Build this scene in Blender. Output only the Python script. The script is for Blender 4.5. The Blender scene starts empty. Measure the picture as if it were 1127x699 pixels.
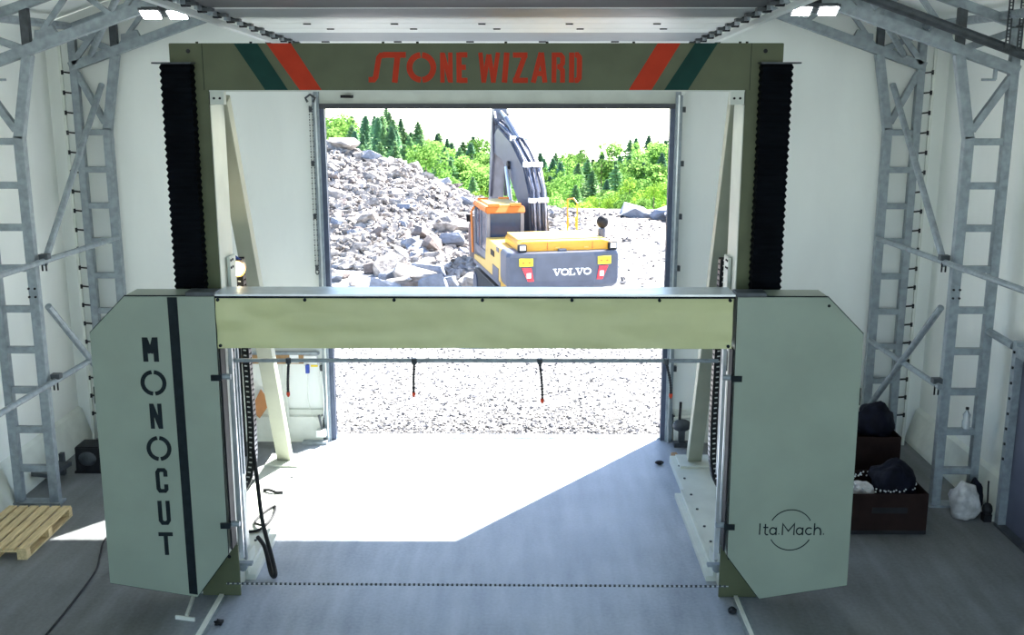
import bpy, bmesh, math, random
from mathutils import Vector, Matrix, noise
R = math.radians
rnd = random.Random(7)
S = bpy.context.scene
C = S.collection

# ------------------------------------------------------------------ camera
FPX = 1163.0
cam_d = bpy.data.cameras.new('camera')
cam_d.sensor_fit = 'HORIZONTAL'; cam_d.sensor_width = 36.0
cam_d.lens = FPX / 1127.0 * 36.0
cam_d.clip_end = 1000
cam = bpy.data.objects.new('camera', cam_d); C.objects.link(cam)
cam.location = (0, 0, 5.6)
cam.rotation_euler = (R(90 - 12.6), 0, R(0.4))
S.camera = cam

# ------------------------------------------------------------------ world, sun, fill light, exposure
W = bpy.data.worlds.new('sky'); S.world = W; W.use_nodes = True
nt = W.node_tree; nt.nodes.clear()
sky = nt.nodes.new('ShaderNodeTexSky'); sky.sky_type = 'NISHITA'
sky.sun_disc = False; sky.sun_elevation = R(46.4); sky.sun_rotation = R(37.9)
sky.altitude = 200; sky.air_density = 1.0; sky.dust_density = 0.8; sky.ozone_density = 2.5
bg = nt.nodes.new('ShaderNodeBackground'); bg.inputs['Strength'].default_value = 0.62
wo = nt.nodes.new('ShaderNodeOutputWorld')
# the yard lies high above the valley: below the level horizon the hazy horizon sky simply goes on
tcw = nt.nodes.new('ShaderNodeTexCoord'); sxw = nt.nodes.new('ShaderNodeSeparateXYZ'); cxw = nt.nodes.new('ShaderNodeCombineXYZ')
mxw = nt.nodes.new('ShaderNodeMath'); mxw.operation = 'MAXIMUM'; mxw.inputs[1].default_value = 0.03
nt.links.new(tcw.outputs['Generated'], sxw.inputs[0]); nt.links.new(sxw.outputs[0], cxw.inputs[0]); nt.links.new(sxw.outputs[1], cxw.inputs[1])
nt.links.new(sxw.outputs[2], mxw.inputs[0]); nt.links.new(mxw.outputs[0], cxw.inputs[2]); nt.links.new(cxw.outputs[0], sky.inputs['Vector'])
nt.links.new(sky.outputs[0], bg.inputs[0]); nt.links.new(bg.outputs[0], wo.inputs[0])

sd = bpy.data.lights.new('sun', 'SUN'); sd.energy = 38.0; sd.angle = R(0.53); sd.color = (1.0, 0.96, 0.9)
so = bpy.data.objects.new('sun', sd); C.objects.link(so)
so.rotation_euler = Vector((-3.04, -3.91, -5.2)).to_track_quat('-Z', 'Y').to_euler()
so.location = (12, 32, 20)

# fill light added for the interior, at the unseen open rear end
ad = bpy.data.lights.new('rear_fill', 'AREA'); ad.shape = 'RECTANGLE'; ad.size = 12.4; ad.size_y = 5.8
ad.energy = 140; ad.color = (0.93, 1.0, 0.97)
ao = bpy.data.objects.new('rear_fill', ad); C.objects.link(ao)
ao.location = (-0.34, -7.6, 3.0); ao.rotation_euler = (R(90), 0, 0)

S.view_settings.view_transform = 'Standard'
S.view_settings.look = 'None'
S.view_settings.gamma = 1.0
S.view_settings.use_curve_mapping = False
S.view_settings.exposure = 0.0

# ------------------------------------------------------------------ materials
MATS = {}
def mat(name, col, rough=0.55, metal=0.0, var=0.10, scale=6.0, bump=0.0, bscale=None, spec=0.5,
        stretch=(1, 1, 1), emit=None, trans=0.0, detail=5.0, col2=None, lo=0.35, hi=0.65):
    m = bpy.data.materials.new(name); m.use_nodes = True
    t = m.node_tree; b = t.nodes['Principled BSDF']
    b.inputs['Roughness'].default_value = rough
    b.inputs['Metallic'].default_value = metal
    b.inputs['Specular IOR Level'].default_value = spec
    if trans: b.inputs['Transmission Weight'].default_value = trans
    tc = t.nodes.new('ShaderNodeTexCoord'); mp = t.nodes.new('ShaderNodeMapping')
    mp.inputs['Scale'].default_value = stretch
    t.links.new(tc.outputs['Object'], mp.inputs['Vector'])
    n = t.nodes.new('ShaderNodeTexNoise'); n.inputs['Scale'].default_value = scale
    n.inputs['Detail'].default_value = detail
    t.links.new(mp.outputs[0], n.inputs['Vector'])
    r = t.nodes.new('ShaderNodeValToRGB')
    a = [max(0, c * (1 - var)) for c in col]; z = [min(1, c * (1 + var)) for c in (col2 or col)]
    r.color_ramp.elements[0].position = lo; r.color_ramp.elements[1].position = hi
    r.color_ramp.elements[0].color = (*a, 1); r.color_ramp.elements[1].color = (*z, 1)
    t.links.new(n.outputs['Fac'], r.inputs[0]); t.links.new(r.outputs[0], b.inputs['Base Color'])
    if bump:
        n2 = t.nodes.new('ShaderNodeTexNoise'); n2.inputs['Scale'].default_value = bscale or scale * 3
        n2.inputs['Detail'].default_value = 6
        t.links.new(mp.outputs[0], n2.inputs['Vector'])
        bp = t.nodes.new('ShaderNodeBump'); bp.inputs['Strength'].default_value = bump
        bp.inputs['Distance'].default_value = 0.05
        t.links.new(n2.outputs['Fac'], bp.inputs['Height']); t.links.new(bp.outputs[0], b.inputs['Normal'])
    if emit:
        b.inputs['Emission Color'].default_value = (*emit[0], 1)
        b.inputs['Emission Strength'].default_value = emit[1]
    MATS[name] = m
    return m

def leaf_mat(name, col, tr):
    m = bpy.data.materials.new(name); m.use_nodes = True
    t = m.node_tree; t.nodes.clear()
    o = t.nodes.new('ShaderNodeOutputMaterial'); mx = t.nodes.new('ShaderNodeMixShader')
    d = t.nodes.new('ShaderNodeBsdfDiffuse'); tl = t.nodes.new('ShaderNodeBsdfTranslucent')
    tc = t.nodes.new('ShaderNodeTexCoord'); n = t.nodes.new('ShaderNodeTexNoise'); n.inputs['Scale'].default_value = 1.3
    oi = t.nodes.new('ShaderNodeObjectInfo')
    r = t.nodes.new('ShaderNodeValToRGB')
    r.color_ramp.elements[0].position = .3; r.color_ramp.elements[1].position = .7
    r.color_ramp.elements[0].color = (*[c * .7 for c in col], 1); r.color_ramp.elements[1].color = (*[min(1, c * 1.3) for c in col], 1)
    h = t.nodes.new('ShaderNodeHueSaturation')
    ma = t.nodes.new('ShaderNodeMapRange'); ma.inputs['To Min'].default_value = .75; ma.inputs['To Max'].default_value = 1.25
    t.links.new(oi.outputs['Random'], ma.inputs['Value']); t.links.new(ma.outputs[0], h.inputs['Value'])
    t.links.new(tc.outputs['Object'], n.inputs['Vector']); t.links.new(n.outputs['Fac'], r.inputs[0])
    t.links.new(r.outputs[0], h.inputs['Color'])
    t.links.new(h.outputs[0], d.inputs[0]); t.links.new(h.outputs[0], tl.inputs[0])
    mx.inputs[0].default_value = tr
    t.links.new(d.outputs[0], mx.inputs[1]); t.links.new(tl.outputs[0], mx.inputs[2]); t.links.new(mx.outputs[0], o.inputs[0])
    MATS[name] = m

mat('membrane', (.87, .905, .87), .6, var=.035, scale=1.2, bump=.25, bscale=2.0, stretch=(1, 1, .35))
mat('skirt', (.72, .76, .70), .6, var=.08, scale=3, bump=.3, bscale=4)
mat('galv', (.27, .315, .345), .45, .25, var=.16, scale=11, bump=.05)
mat('galv_dark', (.06, .07, .08), .5, .3, var=.25, scale=9)
mat('steel_bright', (.62, .66, .68), .3, .6, var=.1, scale=5)
mat('black', (.010, .011, .014), .6, var=.3, scale=6, spec=.25)
mat('black_gloss', (.015, .016, .022), .3, var=.2, scale=6)
mat('bellows', (.003, .004, .006), .8, var=.3, scale=3, spec=.05)
mat('paint_cab', (.26, .315, .258), .42, var=.05, scale=2.0, bump=.02, bscale=60)
mat('paint_frame', (.098, .115, .062), .5, var=.10, scale=2.5, bump=.02, bscale=50, spec=.3)
mat('paint_mid', (.34, .36, .28), .45, var=.06, scale=3)
mat('paint_light', (.58, .62, .56), .4, var=.06, scale=3)
mat('tarp', (.56, .58, .31), .5, var=.05, scale=2, bump=.05)
mat('red', (.50, .045, .018), .6, var=.06, scale=5, spec=.12)
mat('green', (.012, .05, .042), .6, var=.08, scale=5, spec=.1)
mat('letter_dark', (.012, .018, .022), .6, var=.2, scale=10, spec=.1)
mat('nozzle', (.8, .07, .02), .5)
mat('rubber', (.02, .022, .028), .7, var=.3)
mat('frame_blue', (.07, .09, .14), .4, .3, var=.15)
mat('door_white', (.72, .76, .74), .35, var=.03, scale=3)
mat('door_grey', (.24, .27, .30), .4, var=.05, scale=3)
mat('door_slate', (.045, .05, .062), .5, var=.1, scale=3)
mat('door_blue', (.09, .10, .15), .5, var=.1, scale=3)
mat('wood', (.60, .47, .25), .75, var=.18, scale=7, stretch=(6, .6, 6), bump=.1)
mat('wood_dark', (.34, .21, .10), .8, var=.2, scale=7)
mat('cardboard', (.52, .24, .10), .8, var=.08)
mat('cardboard_dark', (.022, .013, .012), .9, spec=.1, var=.15, scale=5)
mat('bag_dark', (.004, .005, .012), .7, spec=.12, var=.4, scale=8, bump=.5, bscale=9)
mat('sack', (.50, .50, .50), .7, var=.25, scale=9, bump=.6, bscale=9)
mat('clear_plastic', (.75, .80, .85), .15, var=.05, trans=.6)
mat('white_plastic', (.78, .80, .80), .4)
mat('blue_plastic', (.02, .06, .35), .4)
mat('yellow', (.80, .62, .02), .5)
mat('led', (.9, .9, .9), .5, emit=((1.0, 1.0, .96), 70.0))
mat('bulb', (.9, .9, .9), .5, emit=((1.0, .80, .48), 14.0))
mat('copper', (.55, .28, .10), .4, .6)
mat('ex_yellow', (0.581, 0.290, 0.018), .42, var=.05, scale=2)
mat('ex_pale', (0.598, 0.387, 0.088), .42, var=.05, scale=2)
mat('ex_orange', (0.546, 0.150, 0.013), .45, var=.05)
mat('ex_grey', (.052, .066, .108), .4, var=.12, scale=3, bump=.03)
mat('ex_grey2', (0.132, 0.141, 0.176), .45, var=.15, scale=3)
mat('ex_white', (.85, .87, .9), .4)
mat('glass', (.02, .04, .085), .15, var=.1, spec=.2)
mat('lamp_red', (.75, .02, .04), .3)
mat('hose', (.03, .035, .06), .45, var=.3)
mat('hose_light', (.30, .32, .42), .45, var=.3)
mat('bucket', (.16, .11, .10), .7, var=.3, scale=4)
mat('rock', (.245, .222, .208), .9, var=.3, scale=2.2, bump=.6, bscale=6, col2=(.31, .285, .268))
mat('rock_blue', (.20, .222, .275), .9, var=.18, scale=2.0, bump=.6, bscale=6)
mat('rock_brown', (0.157, 0.130, 0.122), .9, var=.25, scale=2.0, bump=.6, bscale=6)
mat('rubble', (.105, .092, .085), .95, var=.4, scale=3.5, bump=1.0, bscale=8, col2=(.20, .18, .168))
mat('gravel', (.215, .21, .21), .95, var=.45, scale=14, bump=.8, bscale=30, col2=(.31, .30, .295))
mat('gravel_dark', (.055, .058, .07), .95, var=.4, scale=20)
mat('bark', (.14, .10, .07), .9, var=.3)
mat('grass_slope', (.10, .17, .05), .9, var=.3, scale=.6)
leaf_mat('leaf_spruce', (.24, .39, .24), .6)
leaf_mat('leaf_pine', (.33, .49, .25), .6)
leaf_mat('leaf_birch', (.19, .35, .085), .55)
leaf_mat('leaf_bush', (.27, .43, .07), .55)

def floor_mat():
    m = bpy.data.materials.new('concrete'); m.use_nodes = True
    t = m.node_tree; b = t.nodes['Principled BSDF']
    tc = t.nodes.new('ShaderNodeTexCoord')
    def nz(scale, st, det=6, rot=0):
        mp = t.nodes.new('ShaderNodeMapping'); mp.inputs['Scale'].default_value = st; mp.inputs['Rotation'].default_value = (0, 0, rot)
        n = t.nodes.new('ShaderNodeTexNoise'); n.inputs['Scale'].default_value = scale; n.inputs['Detail'].default_value = det
        t.links.new(tc.outputs['Object'], mp.inputs[0]); t.links.new(mp.outputs[0], n.inputs['Vector']); return n
    n1 = nz(.9, (1, 1, 1)); n2 = nz(1.0, (5, .7, 1), 6, R(-28)); n3 = nz(25, (1, 1, 1), 4)
    m1 = t.nodes.new('ShaderNodeMix'); m1.data_type = 'FLOAT'; m1.inputs[0].default_value = .55
    t.links.new(n1.outputs['Fac'], m1.inputs[2]); t.links.new(n2.outputs['Fac'], m1.inputs[3])
    m2 = t.nodes.new('ShaderNodeMix'); m2.data_type = 'FLOAT'; m2.inputs[0].default_value = .22
    t.links.new(m1.outputs[0], m2.inputs[2]); t.links.new(n3.outputs['Fac'], m2.inputs[3])
    r = t.nodes.new('ShaderNodeValToRGB')
    r.color_ramp.elements[0].position = .36; r.color_ramp.elements[1].position = .64
    r.color_ramp.elements[0].color = (.23, .265, .315, 1); r.color_ramp.elements[1].color = (.42, .465, .53, 1)
    t.links.new(m2.outputs[0], r.inputs[0])
    # shade of the bays beside the saw painted into the concrete, noisy edge
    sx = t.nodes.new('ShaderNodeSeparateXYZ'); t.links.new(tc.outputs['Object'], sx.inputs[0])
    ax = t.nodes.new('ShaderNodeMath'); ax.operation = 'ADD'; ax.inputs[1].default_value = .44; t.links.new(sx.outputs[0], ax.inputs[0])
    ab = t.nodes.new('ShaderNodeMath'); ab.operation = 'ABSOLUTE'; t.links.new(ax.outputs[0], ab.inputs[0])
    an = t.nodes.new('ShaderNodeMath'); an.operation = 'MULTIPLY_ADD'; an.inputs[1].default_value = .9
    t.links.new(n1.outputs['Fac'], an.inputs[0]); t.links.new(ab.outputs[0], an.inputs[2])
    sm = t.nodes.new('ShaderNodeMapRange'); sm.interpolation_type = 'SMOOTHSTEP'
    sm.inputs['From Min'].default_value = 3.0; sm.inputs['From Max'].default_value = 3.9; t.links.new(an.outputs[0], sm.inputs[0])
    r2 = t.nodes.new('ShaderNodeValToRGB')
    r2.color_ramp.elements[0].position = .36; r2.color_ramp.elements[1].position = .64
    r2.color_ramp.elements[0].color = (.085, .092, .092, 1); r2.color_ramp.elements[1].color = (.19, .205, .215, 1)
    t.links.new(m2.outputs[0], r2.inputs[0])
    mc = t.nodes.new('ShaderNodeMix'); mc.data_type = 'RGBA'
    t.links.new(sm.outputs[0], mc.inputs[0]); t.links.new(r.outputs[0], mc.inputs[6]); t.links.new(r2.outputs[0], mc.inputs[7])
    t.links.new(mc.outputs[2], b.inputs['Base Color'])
    mr = t.nodes.new('ShaderNodeMapRange'); mr.inputs['To Min'].default_value = .42; mr.inputs['To Max'].default_value = .62
    t.links.new(n2.outputs['Fac'], mr.inputs[0]); t.links.new(mr.outputs[0], b.inputs['Roughness'])
    bp = t.nodes.new('ShaderNodeBump'); bp.inputs['Strength'].default_value = .12; bp.inputs['Distance'].default_value = .01
    t.links.new(n3.outputs['Fac'], bp.inputs['Height']); t.links.new(bp.outputs[0], b.inputs['Normal'])
    MATS['concrete'] = m
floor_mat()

# ------------------------------------------------------------------ builders
class MB:
    def __init__(s): s.v = []; s.f = []
    def add(s, vs, fs):
        k = len(s.v); s.v += [tuple(v) for v in vs]; s.f += [tuple(i + k for i in f) for f in fs]; return s
    def box(s, x0, x1, y0, y1, z0, z1):
        if x0 > x1: x0, x1 = x1, x0
        vs = [(x, y, z) for z in (z0, z1) for y in (y0, y1) for x in (x0, x1)]
        return s.add(vs, [(0, 2, 3, 1), (4, 5, 7, 6), (0, 1, 5, 4), (2, 6, 7, 3), (0, 4, 6, 2), (1, 3, 7, 5)])
    def bar(s, p, q, w, h=None, up=(0, 1, 0)):
        h = h or w; p = Vector(p); q = Vector(q); d = (q - p).normalized(); u = Vector(up)
        if abs(d.dot(u)) > .98: u = Vector((1, 0, 0))
        a = d.cross(u).normalized() * w / 2; b = a.cross(d).normalized() * h / 2
        vs = [p - a - b, p + a - b, p + a + b, p - a + b, q - a - b, q + a - b, q + a + b, q - a + b]
        return s.add(vs, [(0, 3, 2, 1), (4, 5, 6, 7), (0, 1, 5, 4), (1, 2, 6, 5), (2, 3, 7, 6), (3, 0, 4, 7)])
    def tube(s, pts, r, n=8, caps=True):
        pts = [Vector(p) for p in pts]; rs = r if isinstance(r, (list, tuple)) else [r] * len(pts)
        ref = None; vs = []
        for i, p in enumerate(pts):
            d = (pts[min(i + 1, len(pts) - 1)] - pts[max(i - 1, 0)]).normalized()
            if ref is None:
                ref = Vector((0, 0, 1)) if abs(d.z) < .9 else Vector((1, 0, 0))
            a = (ref - d * ref.dot(d)).normalized(); b = d.cross(a); ref = a
            for j in range(n):
                t = 2 * math.pi * j / n; vs.append(p + (a * math.cos(t) + b * math.sin(t)) * rs[i])
        fs = [(i * n + j, i * n + (j + 1) % n, (i + 1) * n + (j + 1) % n, (i + 1) * n + j) for i in range(len(pts) - 1) for j in range(n)]
        if caps: fs += [tuple(range(n))[::-1], tuple(range((len(pts) - 1) * n, len(pts) * n))]
        return s.add(vs, fs)
    def prism(s, poly, fn, d0, d1):
        """poly of (u,v); fn(u,v,d)->xyz"""
        n = len(poly)
        vs = [fn(u, v, d0) for u, v in poly] + [fn(u, v, d1) for u, v in poly]
        return s.add(vs, [tuple(range(n))[::-1], tuple(range(n, 2 * n))] + [(i, (i + 1) % n, n + (i + 1) % n, n + i) for i in range(n)])
    def ribbon(s, pts, w, fn, d0, d1, closed=False):
        pts = [Vector(p) for p in pts]; n = len(pts); L = []; Rr = []
        for i, p in enumerate(pts):
            a = pts[i - 1] if (i > 0 or closed) else None
            b = pts[(i + 1) % n] if (i < n - 1 or closed) else None
            t1 = (p - a).normalized() if a is not None else None
            t2 = (b - p).normalized() if b is not None else None
            t1 = t1 or t2; t2 = t2 or t1
            n1 = Vector((-t1.y, t1.x)); n2 = Vector((-t2.y, t2.x)); m = (n1 + n2)
            m = m.normalized() if m.length > 1e-4 else n1
            k = w / 2 / max(.45, m.dot(n1)); L.append(p + m * k); Rr.append(p - m * k)
        for i in range(n if closed else n - 1):
            j = (i + 1) % n
            s.prism([tuple(L[i]), tuple(Rr[i]), tuple(Rr[j]), tuple(L[j])], fn, d0, d1)
        return s
    def sphere(s, c, r, n=10, m=6, sc=(1, 1, 1), jit=0, rg=None):
        vs = [(c[0], c[1], c[2] - r * sc[2])]; fs = []
        for i in range(1, m):
            ph = -math.pi / 2 + math.pi * i / m
            for j in range(n):
                t = 2 * math.pi * j / n; k = 1 + (jit * (rg.random() - .5) if rg else 0)
                vs.append((c[0] + r * k * sc[0] * math.cos(ph) * math.cos(t), c[1] + r * k * sc[1] * math.cos(ph) * math.sin(t), c[2] + r * k * sc[2] * math.sin(ph)))
        vs.append((c[0], c[1], c[2] + r * sc[2]))
        for j in range(n): fs.append((0, 1 + (j + 1) % n, 1 + j))
        for i in range(m - 2):
            for j in range(n): fs.append((1 + i * n + j, 1 + i * n + (j + 1) % n, 1 + (i + 1) * n + (j + 1) % n, 1 + (i + 1) * n + j))
        b = 1 + (m - 2) * n; t = len(vs) - 1
        for j in range(n): fs.append((b + j, b + (j + 1) % n, t))
        return s.add(vs, fs)
    def cyl(s, p, q, r, n=12): return s.tube([p, q], r, n)
    def mesh(s, name, m, smooth=False, bevel=0):
        me = bpy.data.meshes.new(name); me.from_pydata(s.v, [], s.f)
        bm = bmesh.new(); bm.from_mesh(me)
        bmesh.ops.recalc_face_normals(bm, faces=bm.faces)
        if bevel:
            es = [e for e in bm.edges if len(e.link_faces) == 2 and e.calc_face_angle(0) > .5]
            bmesh.ops.bevel(bm, geom=es, offset=bevel, segments=2, affect='EDGES', clamp_overlap=True)
        bm.to_mesh(me); bm.free()
        if smooth:
            for p in me.polygons: p.use_smooth = True
        me.materials.append(MATS[m]); return me
    def build(s, name, m, parent=None, smooth=False, bevel=0):
        return put(name, s.mesh(name, m, smooth, bevel), parent)

def put(name, me, parent=None):
    o = bpy.data.objects.new(name, me); C.objects.link(o)
    if parent is not None: o.parent = parent
    return o
def tag(o, label, cat, group=None, kind=None):
    o['label'] = label; o['category'] = cat
    if group: o['group'] = group
    if kind: o['kind'] = kind
    return o
def thing(name, label, cat, loc=(0, 0, 0), rz=0, group=None):
    o = bpy.data.objects.new(name, None); C.objects.link(o); o.empty_display_size = .1
    o.location = loc; o.rotation_euler = (0, 0, rz)
    return tag(o, label, cat, group)
def struct(o, label=None, cat=None):
    o['kind'] = 'structure'
    if label: o['label'] = label
    if cat: o['category'] = cat
    return o
def box(name, m, x0, x1, y0, y1, z0, z1, parent=None, bevel=0): return MB().box(x0, x1, y0, y1, z0, z1).build(name, m, parent, bevel=bevel)
def barp(name, m, p, q, w, h=None, parent=None, up=(0, 1, 0), bevel=0): return MB().bar(p, q, w, h, up).build(name, m, parent, bevel=bevel)
def arc(cx, cy, rx, ry, a0, a1, n=14): return [(cx + rx * math.cos(R(a0 + (a1 - a0) * i / n)), cy + ry * math.sin(R(a0 + (a1 - a0) * i / n))) for i in range(n + 1)]

# ------------------------------------------------------------------ ground and hall shell
HC = -0.34           # centre line of the hall
XR, XL = 6.36, -7.04
YG = 16.12           # gable plane
SL = 0.345           # roof slope
EZ = 6.42
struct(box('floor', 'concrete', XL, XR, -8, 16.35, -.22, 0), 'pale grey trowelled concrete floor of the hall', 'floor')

def ground_z(x, y):
    z = -.04 - .21 * max(0, min(1, (y - 17) / 7))
    if y > 48:
        z -= min(y - 48, 57) * .13
        k = min(1, max(0, (-2 - x) / 12))       # the ground lies higher on the left behind the heap
        z += k * min(y - 48, 57) * .05
        if y > 105: z += min(y - 105, 30) * (.10 + .03 * k)
        if y > 140: z -= (y - 140) * .2
    return z
CR = [(-30, 3.6), (-12, 3.4), (-7.4, 3.05), (-4.6, 2.15), (-3.0, 1.4), (-1.6, .72), (1.0, .42), (3, .1), (6, -.15), (30, -.2)]
FT = [(-30, 32), (-7, 33.6), (-4, 32.6), (-1.5, 31.6), (0.5, 34), (3, 38), (6, 41), (30, 42)]
def lerp(tab, x):
    for (a, p), (b, q) in zip(tab, tab[1:]):
        if x <= b: return p + (q - p) * max(0, (x - a)) / (b - a)
    return tab[-1][1]
def heap_z(x, y):
    g = ground_z(x, min(y, 48)); cr = lerp(CR, x); ft = lerp(FT, x)
    if y < ft: return g
    if y <= 44: t = (y - ft) / (44 - ft); t = t ** .85
    else: t = max(0, 1 - (y - 44) / 6)
    h = g + (cr - g) * t
    return h

def grid(name, m, xs, ys, zf, smooth=True):
    vs = [(x, y, zf(x, y)) for y in ys for x in xs]; n = len(xs)
    fs = [(j * n + i, j * n + i + 1, (j + 1) * n + i + 1, (j + 1) * n + i) for j in range(len(ys) - 1) for i in range(n - 1)]
    return MB().add(vs, fs).build(name, m, None, smooth)
def lin(a, b, n): return [a + (b - a) * i / n for i in range(n + 1)]
g = grid('ground', 'gravel', lin(-26, 26, 104), lin(16.3, 48, 80),
         lambda x, y: ground_z(x, y) + .05 * noise.noise((x * .6, y * .6, 0)) * min(1, (y - 16.3) / 2))
struct(g, 'white sunlit gravel yard outside the open door', 'ground')
g = grid('hillside', 'grass_slope', lin(-60, 60, 40), lin(47.9, 150, 40), lambda x, y: ground_z(x, y) + .5 * noise.noise((x * .1, y * .1, 3)))
struct(g, 'wooded hillside falling away beyond the quarry', 'hillside')
g = box('ground', 'gravel', -26, 26, -30, 16.3, -.3, -.23); struct(g, 'gravel around the hall', 'ground')

MB_ = MB
w = MB().box(XL - .03, XL, -8, YG + .05, 0, EZ).build('wall_left', 'membrane'); struct(w, 'white fabric side wall behind the left steel frame', 'wall')
DY0, DY1 = 12.80, 11.35
w = MB().box(XR, XR + .03, DY0, YG + .05, 0, EZ).box(XR, XR + .03, -8, DY1, 0, EZ).box(XR, XR + .03, DY1, DY0, 2.3, EZ).build('wall_right', 'membrane')
struct(w, 'white fabric side wall behind the right steel frame', 'wall')
DL, DR, DT = -2.92, 2.252, 5.2
w = MB(); RZ = EZ + SL * 6.7
fy = lambda u, v, d: (u, d, v)
w.prism([(XL, 0), (DL, 0), (DL, DT), (DL, EZ + SL * (DL - XL)), (XL, EZ)], fy, YG, YG + .04)
w.prism([(DR, 0), (XR, 0), (XR, EZ), (DR, EZ + SL * (XR - DR)), (DR, DT)], fy, YG, YG + .04)
w.prism([(DL, DT), (DR, DT), (DR, EZ + SL * (XR - DR)), (HC, RZ), (DL, EZ + SL * (DL - XL))], fy, YG, YG + .04)
struct(w.build('wall_back', 'membrane'), 'white fabric gable wall around the big door opening', 'wall')
c = MB()
c.prism([(XL - .03, EZ), (HC, RZ), (HC, RZ + .04), (XL - .03, EZ + .04)], fy, -8, YG + .05)
c.prism([(XR + .03, EZ), (HC, RZ), (HC, RZ + .04), (XR + .03, EZ + .04)], fy, -8, YG + .05)
struct(c.build('ceiling', 'membrane'), 'white fabric pitched roof', 'ceiling')
# skirting flaps
fx = lambda u, v, d: (u, d, v)
b = MB().prism([(XL, .55), (XL + .06, .5), (XL + .19, .06), (XL + .2, 0), (XL, 0)], fx, -8, YG - .01).build('baseboard_left', 'skirt'); struct(b, 'pale fabric skirting flap along the left wall', 'skirting')
b = MB().prism([(XR, .55), (XR - .06, .5), (XR - .19, .06), (XR - .2, 0), (XR, 0)], fx, DY0 + .1, YG - .01).build('baseboard_right', 'skirt'); struct(b, 'pale fabric skirting flap along the right wall', 'skirting')
fxx = lambda u, v, d: (d, YG - u, v)
for nm, a, z, l in (('baseboard_back', -6.1, DL - .2, 'pale skirting at the gable left of the door'), ('baseboard_back', DR + .2, 5.3, 'pale skirting at the gable right of the door')):
    b = MB().prism([(0, .5), (.05, .5), (.06, .42), (.12, .40), (.15, .05), (.16, 0), (0, 0)], fxx, a, z).build(nm, 'skirt'); struct(b, l, 'skirting')

# big door frame
d1 = bpy.data.objects.new('door_1', None); C.objects.link(d1); struct(d1, 'tall open doorway with dark blue frame looking out to the quarry', 'doorway')
for s, x in ((-1, DL), (1, DR)):
    box('jamb_seal', 'frame_blue', x, x + s * .07, YG - .06, YG + .06, 0, DT + .05, d1)
    box('jamb_track', 'galv', x + s * .07, x + s * .17, YG - .12, YG - .005, 0, DT + .25, d1)
    box('jamb_track_lip', 'steel_bright', x + s * .10, x + s * .12, YG - .16, YG - .12, 0, DT + .2, d1)
    for k in range(7): box('track_bracket', 'galv_dark', x + s * .17, x + s * .22, YG - .1, YG - .02, .35 + k * .8, .43 + k * .8, d1)
box('header_seal', 'door_slate', DL - .07, DR + .07, YG - .07, YG + .06, DT, DT + .075, d1)
box('lintel_panel', 'paint_light', DL - .07, DR + .07, YG - .045, YG - .002, DT + .075, DT + .30, d1)
box('threshold', 'galv', DL, DR, YG + .02, YG + .12, 0, .012, d1)

# opened sectional door under the roof
od = thing('overhead_door', 'opened white sectional door stored flat under the roof above the green beam', 'door', (HC, 14.5, 6.15))
def loc(o, root): o.location = Vector(o.location) - root.location
def tz(y): return 6.10 + (14.6 - y) * .042
def odp(o):
    o.parent = od; o.matrix_parent_inverse = Matrix.Translation(-od.location); return o
ysec = [(14.3, 13.05, 'door_grey'), (13.03, 12.5, 'door_white'), (12.485, 11.9, 'door_white'), (11.885, 11.25, 'door_white'), (11.23, 10.45, 'door_grey'), (10.43, 10.36, 'door_white'), (10.34, 8.9, 'door_slate')]
for y0, y1, m in ysec:
    o = MB().prism([(y0, tz(y0)), (y1, tz(y1)), (y1, tz(y1) + .045), (y0, tz(y0) + .045)], lambda u, v, d: (d, u, v), -2.95, 2.28).build('door_section', m); odp(o)
o = MB().prism([(14.55, tz(14.55) - .02), (14.32, tz(14.32)), (14.32, tz(14.32) + .05), (14.55, tz(14.55) + .03)], lambda u, v, d: (d, u, v), -2.95, 2.28).build('bottom_edge', 'door_white'); odp(o)
for s, x in ((-1, -3.05), (1, 2.38)):
    x += s * .05; pts = [(x, YG - .1, DT + .2), (x, YG - .13, 5.7), (x, YG - .4, 5.94), (x, YG - .9, tz(YG - .9) - .05), (x, 8.5, tz(8.5) - .05)]
    o = MB()
    for a, b2 in zip(pts, pts[1:]): o.bar(a, b2, .05, .07, up=(1, 0, 0))
    odp(o.build('track', 'door_white')); x -= s * .05
    for k in range(11):
        y = 14.4 - k * .5
        odp(MB().box(x - s * .06, x - s * .15, y - .08, y + .02, tz(y) - .03, tz(y)).build('hinge', 'galv_dark'))
        odp(MB().cyl((x - s * .01, y - .04, tz(y) - .01), (x - s * .09, y - .04, tz(y) - .01), .035, 10).build('roller', 'black'))
        odp(MB().box(x - s * .05, x - s * .08, y - .3, y - .15, tz(y) - .03, tz(y) + .02).build('end_cap', 'galv'))
for k in range(5):
    odp(MB().box(-2.6 + k * .95, -2.5 + k * .95, 14.3, 14.36, tz(14.3) - .015, tz(14.3)).build('hinge', 'black'))
    odp(MB().box(-2.2 + k * .95, -2.12 + k * .95, 12.47, 12.51, tz(12.5) - .012, tz(12.5)).build('hinge', 'black'))
    odp(MB().box(-2.35 + k * .95, -2.27 + k * .95, 11.87, 11.91, tz(11.9) - .012, tz(11.9)).build('hinge', 'black'))
for x in (-3.12, 2.45):
    odp(MB().box(x - .03, x + .03, 13.5, 13.56, tz(13.5) - .18, tz(13.5) + .02).build('track_hanger', 'galv_dark'))

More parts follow.
